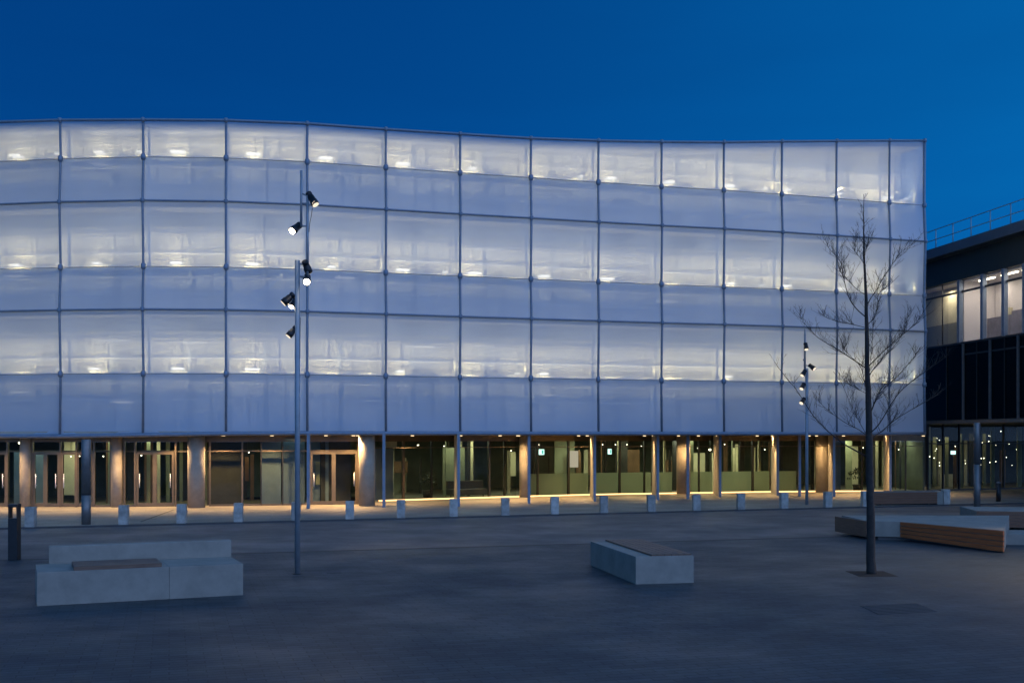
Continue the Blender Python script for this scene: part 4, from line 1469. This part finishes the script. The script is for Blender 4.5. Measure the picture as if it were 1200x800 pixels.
def GX(x, off=0.0):
    s = (x - CX) / F
    b0 = ga + gn * off
    tt = (s * b0.y - b0.x) / (gd.x - s * gd.y)
    return b0 + gd * tt


xg = [1087, 1105, 1124, 1148, 1176, 1203, 1220]
for a, b in zip(xg, xg[1:]):
    MB().wallbox(GX(a), GX(b), 0.02, 0.1, 3.72).build('glass_pane', M['glasslow'], DB)
for x in xg:
    p = GX(x)
    MB().wallbox(p - gd * 0.035, p + gd * 0.035, 0.12, 0.04, 3.72).build('mullion', M['darkframe'], DB)
MB().wallbox(GX(1087), GX(1220), 0.1, 2.62, 2.68).build('transom', M['darkframe'], DB)
MB().wallbox(GX(1087), GX(1220), 0.16, 0.03, 0.12).build('sill', M['darkframe'], DB)
MB().wallbox(GX(1080, 7), GX(1225, 7), 0.1, 0, 3.72).build('rear_wall', M['wdark'], DB)
mb = MB()
a, b, c, d = GX(1087, 0.1), GX(1222, 0.1), GX(1222, 7), GX(1087, 7)
mb.quad(V(a.x, a.y, 0.06), V(b.x, b.y, 0.06), V(c.x, c.y, 0.06), V(d.x, d.y, 0.06))
mb.build('interior_floor', M['floorin'], DB)
for a, b, off, z0, z1, m_ in ((1088, 1090, 2.0, 0.06, 3.6, 'wcream'), (1093, 1097, 4.0, 0.06, 3.0, 'wgreen'), (1099, 1104, 5.0, 0.06, 2.5, 'wcream'), (1108, 1111, 3.0, 0.06, 3.0, 'wgreen'), (1119, 1121, 2.5, 0.06, 2.4, 'wbrown'), (1126, 1128, 2.0, 0.06, 3.2, 'wgreen'), (1130, 1133, 4.6, 0.06, 2.8, 'wcream'), (1136, 1142, 3.2, 0.06, 3.2, 'wdark'), (1152, 1155, 3.0, 0.06, 3.2, 'wgreen'), (1161, 1165, 1.4, 0.06, 3.6, 'wgreen'), (1172, 1178, 4.4, 0.06, 2.2, 'wbrown'), (1192, 1197, 1.6, 0.06, 3.6, 'wgreen'), (1101, 1116, 3.6, 0.06, 0.8, 'wcream')):
    MB().wallbox(GX(a, off), GX(b, off), 0.08, z0, z1).build('partition', M[m_], DB)
for x, off, z in ((1084.5 + 5, 1.6, 1.9), (1096, 3.0, 2.2), (1101, 3.4, 1.5), (1110, 3.0, 1.2), (1127, 2.2, 2.9), (1131, 3.4, 1.6), (1160, 2.6, 1.5), (1167, 2.4, 1.55), (1175, 3.6, 1.5), (1186, 3.0, 1.3), (1197, 2.6, 2.7)) + tuple((R.uniform(1089, 1200), R.uniform(1, 6), R.choice((R.uniform(0.8, 1.8), R.uniform(2.2, 3.4)))) for _ in range(26)):
    p = GX(x, off)
    MB().ball(V(p.x, p.y, z), R.uniform(0.012, 0.03), 8, 6).build('room_lamp', M['e_lamp'], DB)
for x, off, en in ((1093, 2.4, 26), (1103, 3.0, 34), (1120, 2.4, 22), (1132, 2.8, 22), (1158, 2.4, 14), (1190, 2.6, 16)):
    p = GX(x, off)
    light('AREA', 'room_light', V(p.x, p.y, 3.4), en * 0.4, (1.0, 0.88, 0.58), DB, aim=V(p.x, p.y, 0), shape='DISK', size=0.9)
p = GX(1117, 1.4)
t = thing('exit_sign', 'lit cyan sign on an orange post inside the dark building', 'exit sign', (p.x, p.y, 2.1), 'lit exit signs')
MB().box((p.x, p.y, 2.12), (0.26, 0.08, 0.2)).build('sign_face', M['e_sign'], t)
MB().tube([V(p.x + 0.06, p.y + 0.1, 0.06), V(p.x + 0.06, p.y + 0.1, 2.1)], 0.03, 8).build('post', M['wbrown'], t)

# ------------------------------------------------------------------ render settings
sc.render.engine = 'CYCLES'
sc.view_settings.view_transform = 'Standard'
sc.view_settings.look = 'None'
sc.view_settings.exposure = 0.0
sc.view_settings.gamma = 1.0
sc.cycles.use_denoising = True
sc.cycles.max_bounces = 7
sc.cycles.diffuse_bounces = 3
sc.cycles.glossy_bounces = 3
sc.cycles.transmission_bounces = 6
sc.cycles.transparent_max_bounces = 24
sc.cycles.sample_clamp_indirect = 2.0
sc.cycles.use_adaptive_sampling = True
sc.cycles.adaptive_threshold = 0.004
sc.cycles.caustics_reflective = False
sc.cycles.caustics_refractive = False
